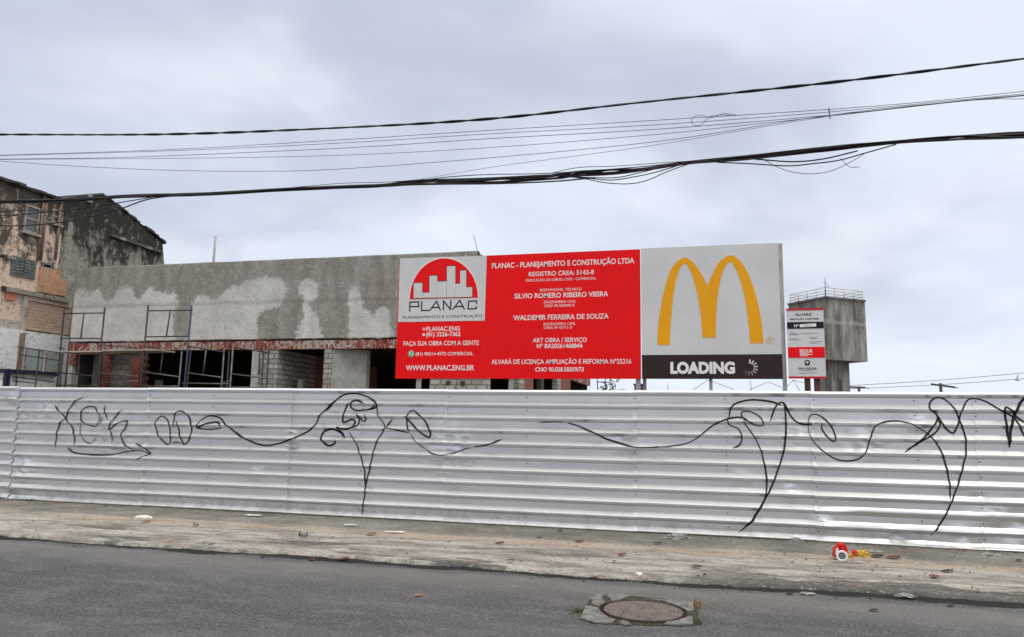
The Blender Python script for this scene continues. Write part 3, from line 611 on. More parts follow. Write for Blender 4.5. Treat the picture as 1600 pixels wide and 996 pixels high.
for i in range(14):
    w = math.radians(90-5 - i*360/14); v = max(0.03, 0.78*(1-i/10.0)); mm = vinyl('spinner_tick_paint', (v, v*0.97, v*0.97), 0.45)
    c = PY(*Zq(722, 815), YS-0.026); dx, dz = math.cos(w), math.sin(w); s0, s1, hw = 0.060, 0.122, 0.0095*(1.0 if i < 6 else 0.7)
    MB().add([(c.x+dx*s0-dz*hw, c.y, c.z+dz*s0+dx*hw), (c.x+dx*s1-dz*hw, c.y, c.z+dz*s1+dx*hw), (c.x+dx*s1+dz*hw, c.y, c.z+dz*s1-dx*hw), (c.x+dx*s0+dz*hw, c.y, c.z+dz*s0-dx*hw)], [(0, 1, 2, 3)]).build('spinner_tick', mm, band)
for x, w, y0, top in ((XB+0.03, 0.055, YS-0.01, ZA-0.01), ((XA+XB)/2, 0.05, YS+0.02, ZA-0.1), (XA+0.03, 0.05, YS+0.104, ZA-0.05)):
    MB().box((x-w/2, y0, 0), (x+w/2, y0+0.06, top)).build('post', M['post'], arch)
mb = MB()
for a, b in (((1083, 610), (1106, 594)), ((1106, 594), (1147, 609)), ((1170, 610), (1200, 597)), ((1200, 597), (1222, 606)), ((1044, 610), (1043, 599)), ((1174, 610), (1172, 594)), ((1240, 594), (1250, 612)), ((1240, 594), (1222, 612)), ((1237, 594), (1265, 600))):
    mb.bar(PY(*a, YS+0.9), PY(*b, YS+0.9), 0.004, 5)
mb.build('stay_wire', M['thin'], arch)

# ------------------------------------------------------------------ permit sign
YQ = 11.5
Zs = lambda x, y: (1220+x/7.66, 470+y/7.66)
xl, xr = PY(*Zs(80, 500), YQ).x, PY(*Zs(525, 500), YQ).x; zt, zb = PY(*Zs(300, 96), YQ).z, PY(*Zs(300, 930), YQ).z
per = thing('permit_board', 'small white permit board with black and red bands on two brown posts', 'sign board', ((xl+xr)/2, YQ, 0))
mb = MB(); rect_plane(mb, xl, zb, xr, zt, YQ, 0.02); mb.build('panel', M['wht'], per)
zz = lambda y: PY(*Zs(300, y), YQ).z
for nm, a, b, m_ in (('red_trim', 92, 116, 'dred'), ('red_trim', 908, 934, 'dred'), ('black_band', 256, 334, 'blk'), ('red_band', 556, 684, 'red')):
    mb = MB(); rect_plane(mb, xl-(0.004 if 'trim' in nm else -0.004), zz(b), xr+(0.004 if 'trim' in nm else -0.004), zz(a), YQ-0.006, 0.005); ob = mb.build(nm, M[m_], per)
    if nm == 'black_band': bb = ob
    if nm == 'red_band': rb = ob
def st(t, x0, x1, y, h, m_, par, b=0.0, dy=0.0025):
    mb = MB(); text(mb, t, 1220+x0/7.66, 1220+x1/7.66, 470+y/7.66, h/7.66, YQ-dy, b); mb.build('lettering', M[m_], par)
st('ALVARÁ', 172, 372, 166, 30, 'blk', per, .02); st('AMPLIAÇÃO E REFORMA', 105, 458, 220, 20, 'blk', per, .01); st('Nº', 160, 212, 302, 30, 'let', bb, .03, .0085)
mb = MB(); plate(mb, [Zs(225, 284), Zs(422, 272), Zs(424, 310), Zs(227, 320)], YQ-0.0085); wf = mb.build('number_field', M['let'], bb); st('25216', 275, 372, 297, 18, 'gtxt', wf, .01, .010)
st('SEDUR', 224, 382, 602, 36, 'let', rb, .025, .0085); st('SALVADOR', 217, 430, 814, 26, 'blk', per, .02)
mb = MB()
for x0, x1, y in ((105, 172, 383), (105, 445, 400), (105, 205, 411), (105, 210, 458), (105, 250, 472), (345, 435, 447), (345, 440, 462), (350, 490, 500), (350, 455, 519), (250, 395, 846), (215, 430, 873)):
    yy = y - (x0-105)*0.03; plate(mb, [Zs(x0, yy-2.6), Zs(x1, yy-2.6-(x1-x0)*0.03), Zs(x1, yy+2.6-(x1-x0)*0.03), Zs(x0, yy+2.6)], YQ-0.0025)
mb.build('small_print', M['gtxt'], per)
mb = MB()
for x0, x1, y in ((228, 330, 632), (228, 375, 646), (228, 325, 662)): plate(mb, [Zs(x0, y-3), Zs(x1, y-6), Zs(x1, y+1), Zs(x0, y+4)], YQ-0.0085)
mb.build('small_print', M['let'], rb)
mb = MB(); disc(mb, *Zs(318, 740), 4.4, YQ-0.0025, 2.7); plate(mb, [Zs(292, 745), Zs(306, 745), Zs(318, 762), Zs(330, 745), Zs(344, 745), Zs(344, 774), Zs(292, 774)], YQ-0.004); mb.build('crest', M['blk'], per)
for x in (1262.5, 1277.5):
    p = PY(x, 598, YQ); MB().box((p.x-0.038, YQ+0.021, 0), (p.x+0.038, YQ+0.09, zt-0.1)).build('post', M['brownpost'], per)

# ------------------------------------------------------------------ shell of the restaurant under construction
YB = 22.0; X0, X1 = -22.37, -6.85; ZTOP, ZB0, ZB1 = 6.95, 3.87, 4.2
bld = thing('building_shell', 'unfinished single storey building with damp grey parapet and open dark bays', 'building', (-14.5, YB, 0))
light_polys = [[(90,545),(118,458),(128,452),(138,470),(146,455),(157,448),(162,474),(176,472),(188,452),(200,444),(208,458),(212,482),(224,458),(235,440),(242,452),(250,462),(262,452),(276,452),(281,476),(272,482),(272,530),(297,530),(300,462),(318,460),(330,470),(345,462),(356,450),(378,446),(392,440),(404,436),(418,432),(432,436),(448,440),(450,462),(440,474),(428,482),(406,486),(402,492),(404,540),(90,545)],
  [(458,540),(470,500),(473,470),(464,445),(472,436),(500,440),(497,462),(489,480),(495,500),(500,512),(508,535),(506,540)], [(540,540),(546,500),(543,470),(547,440),(552,436),(560,448),(566,470),(566,486),(580,488),(590,498),(594,482),(600,478),(612,480),(606,500),(612,520),(614,540)]]
def pip(x, y, poly):
    c = False; j = len(poly)-1
    for i in range(len(poly)):
        xi, yi = poly[i]; xj, yj = poly[j]
        if (yi > y) != (yj > y) and x < (xj-xi)*(y-yi)/(yj-yi)+xi: c = not c
        j = i
    return c
lw = [[(PY(x, y, YB).x, PY(x, y, YB).z) for x, y in p] for p in light_polys]
nx, nz = 330, 66; vs = []; damp = []
for i in range(nx+1):
    for j in range(nz+1):
        x = X0+(X1-X0)*i/nx; z = ZB1+0.002+(ZTOP-ZB1-0.002)*j/nz
        bow = 0.012*mnoise.noise((x*0.4, z*0.5, 2)); vs.append((x, YB+bow, z + (0.015*mnoise.noise((x*0.8, 1, 1)) if j == nz else 0) - (0.07*abs(mnoise.noise((x*3.0, 4, 1))) - 0.05*abs(mnoise.noise((x*9.0, 4, 1))) if j == 0 else 0)))
        k = 0
        for ax, az in ((0, 0), (.07, 0), (-.07, 0), (0, .07), (0, -.07), (.05, .05), (-.05, -.05)):
            for p in lw:
                if pip(x+ax, z+az, p): k += 1; break
        damp.append(1-k/7)
nf = nz+1; fs = [(i*nf+j, (i+1)*nf+j, (i+1)*nf+j+1, i*nf+j+1) for i in range(nx) for j in range(nz)]
mb = MB().add(vs, fs, True); nv = len(vs)
TH = 0.22
top = [i*nf+nz for i in range(nx+1)]; bot = [i*nf for i in range(nx+1)]
mb.v += [Vector((mb.v[i].x, YB+TH, mb.v[i].z)) for i in top] + [Vector((mb.v[i].x, YB+TH, mb.v[i].z)) for i in bot]
tb, bb_ = nv, nv+nx+1
for i in range(nx):
    for f in ((top[i], top[i+1], tb+i+1, tb+i), (bot[i], bb_+i, bb_+i+1, bot[i+1]), (tb+i, tb+i+1, bb_+i+1, bb_+i)): mb.f.append(list(f)); mb.sm.append(False)
mb.f.append([j for j in range(nf)] + [tb, bb_][0:2]); mb.sm.append(False)
par = mb.build('parapet_wall', M['plaster'], bld)
import numpy as np
g = np.array(damp).reshape(nx+1, nz+1)
for _ in range(6):
    p_ = np.pad(g, 2, mode='edge'); g = sum(p_[2+a:2+a+nx+1, 2+b:2+b+nz+1] for a in (-2, -1, 0, 1, 2) for b in (-2, -1, 0, 1, 2))/25
damp = g.ravel().tolist()
a = par.data.attributes.new('damp', 'FLOAT', 'POINT'); vals = damp + [1.0]*(len(par.data.vertices)-len(damp)); a.data.foreach_set('value', vals)
YK = 46.5
def pw(name, mat, *boxes):
    mb = MB()
    for b in boxes: mb.box(*b)
    return mb.build(name, mat, bld)
pw('parapet_return', M['render'], ((X1-0.2, YB+TH+0.002, ZB1), (X1, YK, ZTOP-0.03)), ((X0, YB+TH+0.002, ZB1), (X0+0.2, YK, ZTOP-0.03)), ((X0+0.202, YK-0.2, ZB1), (X1-0.202, YK, ZTOP-0.03)))
mb = MB(); mb.box((X0+0.01, YB+0.03, ZB0), (X1-0.01, YB+0.3, ZB1-0.05)); mb.build('brick_beam', M['beam'], bld)
pw('beam_strap', M['redbrick'], *[((PY(x, 540, YB).x-0.12, YB+0.012, ZB0-0.01), (PY(x, 540, YB).x+0.10, YB+0.028, ZB1+0.02)) for x in (404,)])
pw('brick_beam', M['beam'], ((X1-0.25, YB+0.304, ZB0), (X1-0.01, YK, ZB1-0.006)))
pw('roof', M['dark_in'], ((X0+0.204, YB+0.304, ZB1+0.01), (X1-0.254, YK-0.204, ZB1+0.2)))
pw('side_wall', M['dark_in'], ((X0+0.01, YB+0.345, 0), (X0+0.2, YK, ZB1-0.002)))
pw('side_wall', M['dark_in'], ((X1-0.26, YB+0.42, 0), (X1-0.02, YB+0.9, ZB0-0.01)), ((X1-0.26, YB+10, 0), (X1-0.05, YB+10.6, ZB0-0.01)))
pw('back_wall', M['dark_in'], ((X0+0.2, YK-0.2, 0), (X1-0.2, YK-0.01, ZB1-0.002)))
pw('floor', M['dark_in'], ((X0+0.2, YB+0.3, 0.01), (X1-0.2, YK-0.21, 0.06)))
def bx(p0, p1, row=580, y=YB): return PY(p0, row, y).x, PY(p1, row, y).x
def pier(name, mat, p0, p1, y0=0.04, dep=0.3, ztop=ZB0-0.004, zb=0.0):
    a, b = bx(p0, p1); return pw(name, mat, ((a, YB+y0, zb), (b, YB+y0+dep, ztop)))
# left bay: pier, recessed grey wall, block infill with red brick jambs
pw('pier', M['render_l'], ((X0+0.01, YB+0.04, 0), (bx(111, 0)[0], YB+0.34, ZB0-0.004)))
mb = MB(); a, b = bx(99, 111)
for i in range(10):
    z = ZB0-0.02-0.085*i
    if i in (1, 2, 3, 4, 5): mb.box((b-0.12-0.06*rnd.random(), YB+0.028, z-0.075), (b+0.06+0.07*rnd.random(), YB+0.2, z))
mb.build('brick_toothing', M['redbrick'], bld)
pier('recess_wall', M['render'], 112, 152, 0.95, 0.2); a, b = bx(152, 0)[0], 0
pw('recess_wall', M['dark_in'], ((bx(146, 0)[0], YB+0.7, 0), (bx(154, 0)[0], YB+0.95, ZB0-0.004)))
pier('block_infill', M['dark_block'], 160, 213, 0.35, 0.2)
pier('brick_jamb', M['redbrick'], 155.5, 163, 0.06, 0.26)
pier('brick_jamb', M['redbrick'], 202, 215, 0.075, 0.24, ZB0-0.25, 2.6)
mb = MB(); a = bx(214, 0)[0]
for i in range(16): mb.box((a-0.05, YB+0.12, 2.0+i*0.12), (a+(0.20 if i % 2 else 0.06)+0.03*rnd.random(), YB+0.36, 2.0+i*0.12+0.105))
mb.build('brick_toothing', M['redbrick'], bld)
# central piers
pier('pier', M['render_l'], 391.5, 402, 0.04, 0.34)
pier('pier', M['rough_block'], 402.3, 431, 0.07, 0.30)
xq = bx(431, 0)[0]; MB().box((xq-0.22, YB+0.374, 0), (xq-0.005, YB+2.6, ZB0-0.004)).build('cross_wall', M['block_side'], bld)
MB().box((xq-0.22, YB+2.61, 0), (xq-0.01, YB+8, ZB0-0.004)).build('cross_wall', M['redbrick_side'], bld)
mb = MB(); xw = bx(462, 500, 580, YB+4.2); mb.box((xw[0], YB+4.2, 0), (xw[1]+0.5, YB+4.4, 3.0)); mb.build('inner_wall', M['redbrick'], bld)
pier('pier', M['rough_block'], 504, 516, 0.05, 0.36)
a, b = bx(516.5, 561); MB().prism([(a, YB+0.07, 0), (b, YB+0.55, 0), (b, YB+0.80, 0), (a, YB+0.36, 0)], (0, 0, ZB0-0.01)).build('pier', M['render'], bld)
pier('pier', M['rough_block'], 671, 712, 0.06, 0.34); pier('pier', M['rough_block'], 712.5, 761, 0.10, 0.30)
pw('vent_block', M['dark_in'], *[((PY(x, 599, YB).x-0.06, YB+0.045, PY(x, 599, YB).z-0.06), (PY(x, 599, YB).x+0.06, YB+0.11, PY(x, 599, YB).z+0.07)) for x in (699, 722)])  # solid dark blocks, the shade of small openings put into their colour
for p0, p1 in ((812, 834), (872, 892)):
    ya, yb2 = PX(p0, 600, X1).y, PX(p1, 600, X1).y
    MB().box((X1-0.3, ya, 0), (X1-0.012, ya+0.8, ZB0-0.004)).build('pier', M['rough_block'], bld)
    MB().box((X1-0.3, ya+0.804, 0), (X1-0.02, yb2, ZB0-0.004)).build('pier', M['redbrick_side'], bld)
mb = MB()
for px in (748, 240): mb.box((PY(px, 600, 22.5).x-0.09, 24, 0), (PY(px, 600, 22.5).x+0.09, 24.2, 2.35))
pw('concrete_stub', M['render_l'], ((PY(245, 600, 23.4).x-0.09, 23.4, 0), (PY(245, 600, 23.4).x+0.10, 23.6, PY(245, 594, 23.4).z)))
pw('concrete_stub', M['render_l'], ((PY(468, 600, 23.2).x-0.08, 23.2, 0), (PY(468, 600, 23.2).x+0.08, 23.4, PY(468, 593, 23.2).z)))
pole = MB(); p = PY(333.5, 411, 23.5); q = PY(337, 369, 23.5); pole.tube([(p.x, 23.5, ZB1+0.2), p, q], [0.045, 0.045, 0.04], 8)
tag(pole.build('roof_pole', M['post'], None, (p.x, 23.5, ZB1+0.2)), 'thin grey pole rising behind the damp parapet', 'pole')
mb = MB(); p = PY(746, 392, 22.6); mb.tube([(p.x, 22.6, ZB1+.2), p, PY(743, 380, 22.6), PY(740, 367, 22.6)], 0.010, 5)
tag(mb.build('reinforcing_rod', M['thin'], None, (p.x, 22.6, ZB1+.2)), 'hair thin bent rod sticking up at the right end of the parapet', 'metal rod')

# ------------------------------------------------------------------ scaffolding
YSC = 20.9
Zf = lambda x, y: (90+x/4.85, 470+y/4.85)
def SP(x, y, d=0.0): return PY(*Zf(x, y), YSC+d)
def leg(t, x0, y0, x1, y1, d=0.0, m_='steel', r=0.028):
    a = SP(x0, y0, d); b = SP(x1, y1, d); xm = (a.x+b.x)/2 + (b.x-a.x)*0.15
    MB().bar((xm, a.y, 0.0), (a.x*0.6+xm*0.4, a.y, a.z), r).build('upright', M[m_], t)
def rung(t, x0, y0, x1, y1, d=0.0, m_='steel', r=0.021, nm='rail'): MB().bar(SP(x0, y0, d), SP(x1, y1, d), r).build(nm, M[m_], t)
grp = 'scaffold towers along the facade'
t = thing('scaffold_tower', 'leftmost dark scaffold tower standing before the grey recessed bay', 'scaffold', (SP(170, 600).x, YSC+0.5, 0), grp)
for d in (0.0, 1.05): leg(t, 48, 60 if not d else 380, 5, 640, d); leg(t, 362, 50 if not d else 380, 290, 650, d, 'steel')
rung(t, 46, 98, 358, 94); rung(t, 20, 285, 335, 288); rung(t, 200, 98, 175, 285, nm='strut'); rung(t, 10, 358, 55, 366); rung(t, 3, 545, 300, 575, nm='brace'); rung(t, 5, 640, 285, 648); rung(t, 150, 395, 145, 560, .4, nm='strut')
a, b = SP(0, 382), SP(325, 372); MB().box((a.x, YSC-0.05, a.z-0.05), (b.x+0.05, YSC+0.85, a.z-0.005)).build('plank_deck', M['plank'], t)
for x0, y0 in ((48, 60), (5, 545)):
    pass
t = thing('scaffold_tower', 'middle scaffold tower with a tall guard frame and one blue upright', 'scaffold', (SP(800, 600).x, YSC+0.5, 0), grp)
for d in (0.0, 1.05): leg(t, 697, 35 if not d else 380, 610, 650, d); leg(t, 1028, 35 if not d else 380, 935, 660, d, 'steel' if d else 'bluesteel')
rung(t, 695, 78, 1024, 72); rung(t, 662, 275, 990, 270); rung(t, 853, 78, 825, 270, nm='strut'); rung(t, 640, 540, 920, 578, nm='brace', m_='steel_l'); rung(t, 650, 648, 910, 650, m_='steel_l'); rung(t, 650, 345, 760, 362, nm='brace'); rung(t, 800, 375, 777, 550, .4, nm='strut', m_='steel_l')
leg(t, 945, 385, 910, 655, .5, 'steel_l')
a, b = SP(650, 368), SP(760, 362); MB().box((a.x, YSC-0.05, a.z-0.05), (b.x, YSC+0.85, a.z-0.005)).build('plank_deck', M['plank'], t)
t = thing('scaffold_tower', 'low right scaffold tower of pale tubes before the black opening', 'scaffold', (SP(1350, 600).x, YSC+0.5, 0), grp)
leg(t, 1265, 360, 1240, 620, .4, 'steel_l'); leg(t, 1335, 320, 1300, 660, 0, 'steel_l'); leg(t, 1600, 380, 1580, 660); leg(t, 1560, 380, 1545, 660, 1.0); leg(t, 1300, 380, 1285, 660, 1.0)
rung(t, 985, 345, 1265, 392, nm='brace'); rung(t, 965, 545, 1240, 582, nm='brace', m_='steel_l'); rung(t, 945, 625, 1300, 632, m_='steel_l'); rung(t, 1240, 630, 1312, 605, m_='steel_l', nm='brace'); rung(t, 1125, 375, 1103, 560, .3, nm='strut', m_='steel_l'); rung(t, 1340, 355, 1600, 395, nm='brace'); rung(t, 1320, 555, 1590, 590, nm='brace', m_='steel_l'); rung(t, 1230, 655, 1580, 658, m_='steel_l'); rung(t, 1530, 395, 1525, 560, .3, nm='strut')
t = thing('scaffold_plank', 'long pale plank walkway bridging the left and middle scaffold towers', 'plank walkway', (SP(500, 370).x, YSC+0.4, SP(500, 372).z))
a, b = SP(327, 372), SP(648, 368); MB().box((a.x+0.06, YSC-0.03, a.z-0.05), (b.x-0.01, YSC+0.4, a.z-0.008)).build('plank', M['plank'], t); MB().box((a.x+0.06, YSC+0.42, a.z-0.05), (b.x-0.01, YSC+0.84, a.z-0.008)).build('plank', M['plank'], t)
for y0, y1, mm, nm in ((335, 362, 'steel', 'brace'), (545, 575, 'steel_l', 'brace'), (622, 608, 'steel_l', 'rail')):
    MB().bar(SP(325, y0), SP(612, y1), 0.018).build(nm, M[mm], t)
MB().bar(SP(478, 400, .4), SP(475, 520, .4), 0.016).build('strut', M['steel_l'], t)
t = thing('loose_scaffold_frame', 'loose dark scaffold frame leaning before the white wall at far left', 'scaffold frame', (PY(60, 600, 20.3).x, 20.3, 0))  # single scaffold frame standing apart from the towers
Zg = lambda x, y: PY(x/2.93, 280+y/2.93, 20.3)
def gb(nm, a, b, r=0.02, m_='steel'): MB().bar(Zg(*a), Zg(*b), r).build(nm, M[m_], t)
for a, b in (((95, 770), (68, 935)), ((180, 785), (165, 920))): p = Zg(*a); q = Zg(*b); MB().bar((q.x, 20.3, 0), p, 0.022).build('upright', M['steel'], t)
for a, b in (((80, 768), (270, 795)), ((95, 805), (265, 830)), ((70, 880), (255, 905)), ((65, 905), (250, 930)), ((60, 925), (160, 935))): gb('rail', a, b, 0.018)

# ------------------------------------------------------------------ old houses on the left
XW = -24.0
Zo = lambda x, y: (x/2.93, 280+y/2.93)
def W3(x, y, dx=0.0): return PX(*Zo(x, y), XW+dx)
def wq(mb, pts, dx0, dx1):
    """slab on the side wall: polygon given in zoomed photo pixels, from XW+dx0 out to XW+dx1"""
    ps = [W3(x, y) for x, y in pts]; mb.prism([(XW+dx0, p.y, p.z) for p in ps], (dx1-dx0, 0, 0))
def wrect(mb, x0, x1, y, h0, h1, dx0, dx1):
    """upright rectangle: columns x0..x1 at row y; top row h0 and bottom row h1 measured at the middle column"""
    a, b = W3(x0, y), W3(x1, y); xm = (x0+x1)/2; t_, b_ = W3(xm, h0), W3(xm, h1)
    mb.box((XW+dx0, a.y, b_.z), (XW+dx1, b.y, t_.z))
c0 = W3(278, 300); yc = c0.y; zr = 9.75
peach = thing('old_house', 'decaying peach plastered house with stained walls at far left', 'house', (XW-4, 20, 0))
mb = MB(); mb.box((XW-9, 10, 4.9), (XW, yc-0.01, zr)); mb.build('wall', M['peach'], peach)
mb = MB(); rr = random.Random(9); yy = 9.7
while yy < yc-0.4:
    d = 0.3; o = rr.uniform(0.1, 0.32); h = rr.uniform(0.05, 0.12); mb.prism([(XW+o, yy, zr+0.003), (XW+o, yy, zr+h), (XW-4.5, yy, zr+1.45), (XW-9.4, yy, zr+0.12), (XW-9.4, yy, zr+0.003)], (0, d-0.01, 0)); yy += d
mb.build('roof', M['tile'], peach)
def window(par, x0, x1, y, h0, h1, style='sash'):
    a, b = W3(x0, y), W3(x1, y); t_, b_ = W3((x0+x1)/2, h0).z, W3((x0+x1)/2, h1).z; y0, y1 = a.y, b.y
    f = MB(); w = 0.07
    f.box((XW+0.003, y0, b_), (XW+0.06, y0+w, t_)); f.box((XW+0.003, y1-w, b_), (XW+0.06, y1, t_)); f.box((XW+0.003, y0+w, t_-w), (XW+0.06, y1-w, t_)); f.box((XW+0.003, y0+w, b_), (XW+0.06, y1-w, b_+w))
    if style == 'sash': f.box((XW+0.003, y0+w, (t_+b_)/2-0.03), (XW+0.05, y1-w, (t_+b_)/2+0.03))
    fo = f.build('window', M['frame'] if style == 'sash' else M['louvre'], par)
    MB().box((XW+0.001, y0+w, b_+w), (XW+0.012, y1-w, t_-w)).build('pane', M['pane'], fo)
    if style == 'sash': MB().box((XW+0.004, y0-0.1, b_-0.09), (XW+0.14, y1+0.1, b_-0.004)).build('sill', M['frame'], fo)
    else:
        l = MB(); n = 5
        for i in range(n):
            z = b_+w+(t_-b_-2*w)*(i+0.5)/n; l.box((XW+0.014, y0+w, z-0.03), (XW+0.055, (y0+y1)/2-0.03, z+0.045)); l.box((XW+0.014, (y0+y1)/2+0.03, z-0.03), (XW+0.055, y1-w, z+0.045))
        l.build('louvre', M['louvre'], fo)
window(peach, 108, 176, 185, 122, 248); window(peach, 234, 272, 170, 140, 205); window(peach, 47, 160, 405, 362, 450, 'louvre')
window(peach, 188, 234, 398, 385, 412, 'louvre')
for x in (188, 202, 268):
    p = W3(x, 150); q = W3(x-14 if x < 260 else x-6, 375); MB().tube([(XW+0.08, p.y, zr-0.02), (XW+0.08, p.y, q.z)], 0.05, 8).build('drainpipe', M['pipe'], peach)
mb = MB(); wrect(mb, 172, 262, 470, 410, 525, 0.002, 0.10); mb.build('ochre_bay', M['orange'], peach)
mb = MB(); wrect(mb, 262, 300, 490, 455, 535, 0.0, 0.05); mb.build('rusted_panel', M['orange'], peach)
mb = MB(); wrect(mb, 0, 65, 350, 352, 364, 0.003, 0.10); wrect(mb, 0, 310, 530, 520, 540, 0.003, 0.16); mb.build('ledge', M['mould'], peach)
MB().box((XW-0.3, 10.02, W3(16, 705).z-0.3), (XW, W3(92, 600).y, 4.897)).build('lower_wall', M['greyplas'], peach)
mb = MB(); mb.box((XW-9, 10, 0), (XW-0.31, yc+0.6, 4.89)); mb.build('base_wall', M['greyplas'], peach)
mb = MB(); wrect(mb, 92, 112, 620, 535, 705, -0.3, 0.10); mb.build('pilaster', M['greyplas'], peach)
mb = MB(); wrect(mb, 22, 66, 530, 503, 555, 0.03, 0.07); tag(mb.build('hanging_cloth', M['cloth'], None, W3(44, 503)), 'salmon cloth hung on the stained peach wall', 'cloth')
mb = MB(); wrect(mb, 118, 320, 640, 572, 702, -0.3, 0.02); mb.build('brick_panel', M['tanbrick'], peach)
mb = MB(); wrect(mb, 112, 320, 560, 542, 571, -0.3, 0.06); mb.build('lintel', M['peach'], peach)
gab = thing('gabled_warehouse', 'black mould covered gable end rising behind the damp parapet', 'house', (XW-4, 25, 0))
pk, ev = PX(160, 305, XW), PX(254, 380, XW); yE = ev.y; lw_ = PX(258, 412, XW)
side = [(XW, yc, 0), (XW, yc, 9.85), (XW, pk.y, pk.z), (XW, yE, ev.z), (XW, yE+0.25, 8.4), (XW, yE+0.3, 0)]
MB().prism(side, (-9, 0, 0)).build('wall', M['mould'], gab)
def ragged(p0, p1, seed):
    rr = random.Random(seed); n = max(4, int((Vector(p1)-Vector(p0)).length/0.28)); mb = MB()
    for i in range(n):
        a = Vector(p0).lerp(Vector(p1), i/n); b = Vector(p0).lerp(Vector(p1), (i+1)/n-0.01/n)
        o = rr.uniform(0.0, 0.12); h0 = rr.uniform(0.02, 0.13); h1 = h0+rr.uniform(-.03, .03)
        mb.prism([(XW+o, a.y, a.z), (XW+o, b.y, b.z), (XW+o, b.y, b.z+max(.02, h1)), (XW+o, a.y, a.z+h0)], (-9.2, 0, 0))
    return mb
ragged((0, pk.y, pk.z+0.005), (0, yE+0.22, ev.z), 3).build('roof_slope', M['tile'], gab)
ragged((0, yc+0.02, 9.858), (0, pk.y-0.02, pk.z+0.006), 5).build('roof_slope', M['tile'], gab)
a, b = W3(500, 250), W3(735, 300); mb = MB(); mb.prism([(XW+0.002, a.y, a.z), (XW+0.002, b.y, a.z-0.05), (XW+0.002, b.y, a.z-0.17), (XW+0.002, a.y, a.z-0.12)], (0.14, 0, 0)); mb.build('ledge', M['greyplas'], gab)
mb = MB(); p = W3(405, 85); mb.box((XW-0.1, p.y-0.12, p.z-0.2), (XW+0.1, p.y+0.12, p.z+0.12)); mb.build('vent_stub', M['frame'], gab)
# white lower building in front of the old houses
low = thing('white_annex', 'low white painted annex with pale green windows beside scaffold', 'building', (XW, 20, 0))
mb = MB(); wrect(mb, 92, 330, 800, 704, 960, -0.28, 0.22); 
wa = MB().box((XW-0.25, 14, 0), (XW+0.22, yc+0.6, W3(190, 708).z)); wa.build('wall', M['whitep'], low)
def gp(x0, x1, h0, h1, m_, nm='window'):
    mb = MB(); a, b = W3(x0, 830), W3(x1, 830); t_, b_ = W3((x0+x1)/2, h0).z, W3((x0+x1)/2, h1).z
    mb.box((XW+0.222, a.y, b_), (XW+0.26, b.y, t_)); o = mb.build(nm, M['frame'], low); MB().box((XW+0.262, a.y+0.05, b_+0.05), (XW+0.268, b.y-0.05, t_-0.05)).build('pane', M[m_], o)
gp(88, 172, 780, 882, 'greenpane'); gp(184, 258, 795, 890, 'greenpane')
a = W3(66, 800); MB().box((XW+0.222, a.y-0.07, 0), (XW+0.34, a.y+0.07, W3(66, 705).z)).build('pilaster', M['pipe'], low)
p = Zg(72, 872); q = Zg(30, 945); ksk = thing('site_cabin', 'white cabin with navy corner trim peeping over the hoarding', 'cabin', (p.x-1.5, 20.2, 0))
MB().box((p.x-4, 20.0, 0), (p.x-0.14, 22.0, p.z-0.13)).build('wall', M['whitep'], ksk); MB().box((p.x-4.05, 19.95, p.z-0.125), (p.x, 22.05, p.z)).build('roof_trim', M['navy'], ksk); MB().box((p.x-0.135, 19.98, 0), (p.x-0.01, 20.14, p.z-0.13)).build('corner_post', M['navy'], ksk)

# ------------------------------------------------------------------ water tower
C = PY(1290, 466, 48); zt_ = C.z; la = lb = 3.18; TYAW = 0.94
ea = Vector((-math.cos(TYAW), math.sin(TYAW), 0)); eb = Vector((math.sin(TYAW), math.cos(TYAW), 0))
zb_ = PY(1291, 562, 48).z
tw = thing('water_tower', 'square concrete water tower with streaked tank and cream railing', 'water tower', (C.x, 50, 0))
def quad(e0, e1, z0, z1, ia=la, ib=lb, o=C): 
    o2 = Vector((o.x, o.y, 0)) + ea*e0 + eb*e1
    return [o2+Vector((0, 0, z0)), o2+ea*ia+Vector((0, 0, z0)), o2+ea*ia+eb*ib+Vector((0, 0, z0)), o2+eb*ib+Vector((0, 0, z0))], (0, 0, z1-z0)
MB().prism(*quad(0, 0, zb_, zt_)).build('tank', M['tower'], tw)
MB().prism(*quad(-0.05, -0.05, zt_+0.003, zt_+0.12, la+0.1, lb+0.1)).build('tank_rim', M['tower'], tw)
MB().prism(*quad(la/2-0.78, lb/2-0.55, 0, zb_-0.004, 1.45, 1.45)).build('shaft', M['tower'], tw)
mb = MB(); zz0 = zt_+0.12
cor = [Vector((C.x, C.y, 0))+ea*u+eb*v for u, v in ((0.08, 0.08), (la-0.08, 0.08), (la-0.08, lb-0.08), (0.08, lb-0.08))]
for i in range(4):
    a, b = cor[i], cor[(i+1) % 4]
    for h in (0.18, 0.36, 0.56): mb.bar(a+Vector((0, 0, zz0+h)), b+Vector((0, 0, zz0+h)), 0.022, 5)
    for k_ in range(4): q = a.lerp(b, k_/4); mb.bar(q+Vector((0, 0, zz0)), q+Vector((0, 0, zz0+0.57)), 0.022, 5)
mb.build('railing', M['rail'], tw)
mb = MB(); a = cor[0]; mb.tube([a+Vector((0, 0, zz0)), a+Vector((0, 0, zz0+1.15))], [0.035, 0.012], 6); mb.bar(a+Vector((0, 0, zz0+.9)), a+Vector((.2, 0, zz0+.6)), .015, 5); mb.build('lightning_rod', M['far'], tw)
p = PY(1308, 602, 48.6); MB().box((p.x-0.1, p.y-1.2, 0), (p.x+0.1, p.y-1.0, p.z+0.3)).build('meter_box', M['far'], tw)

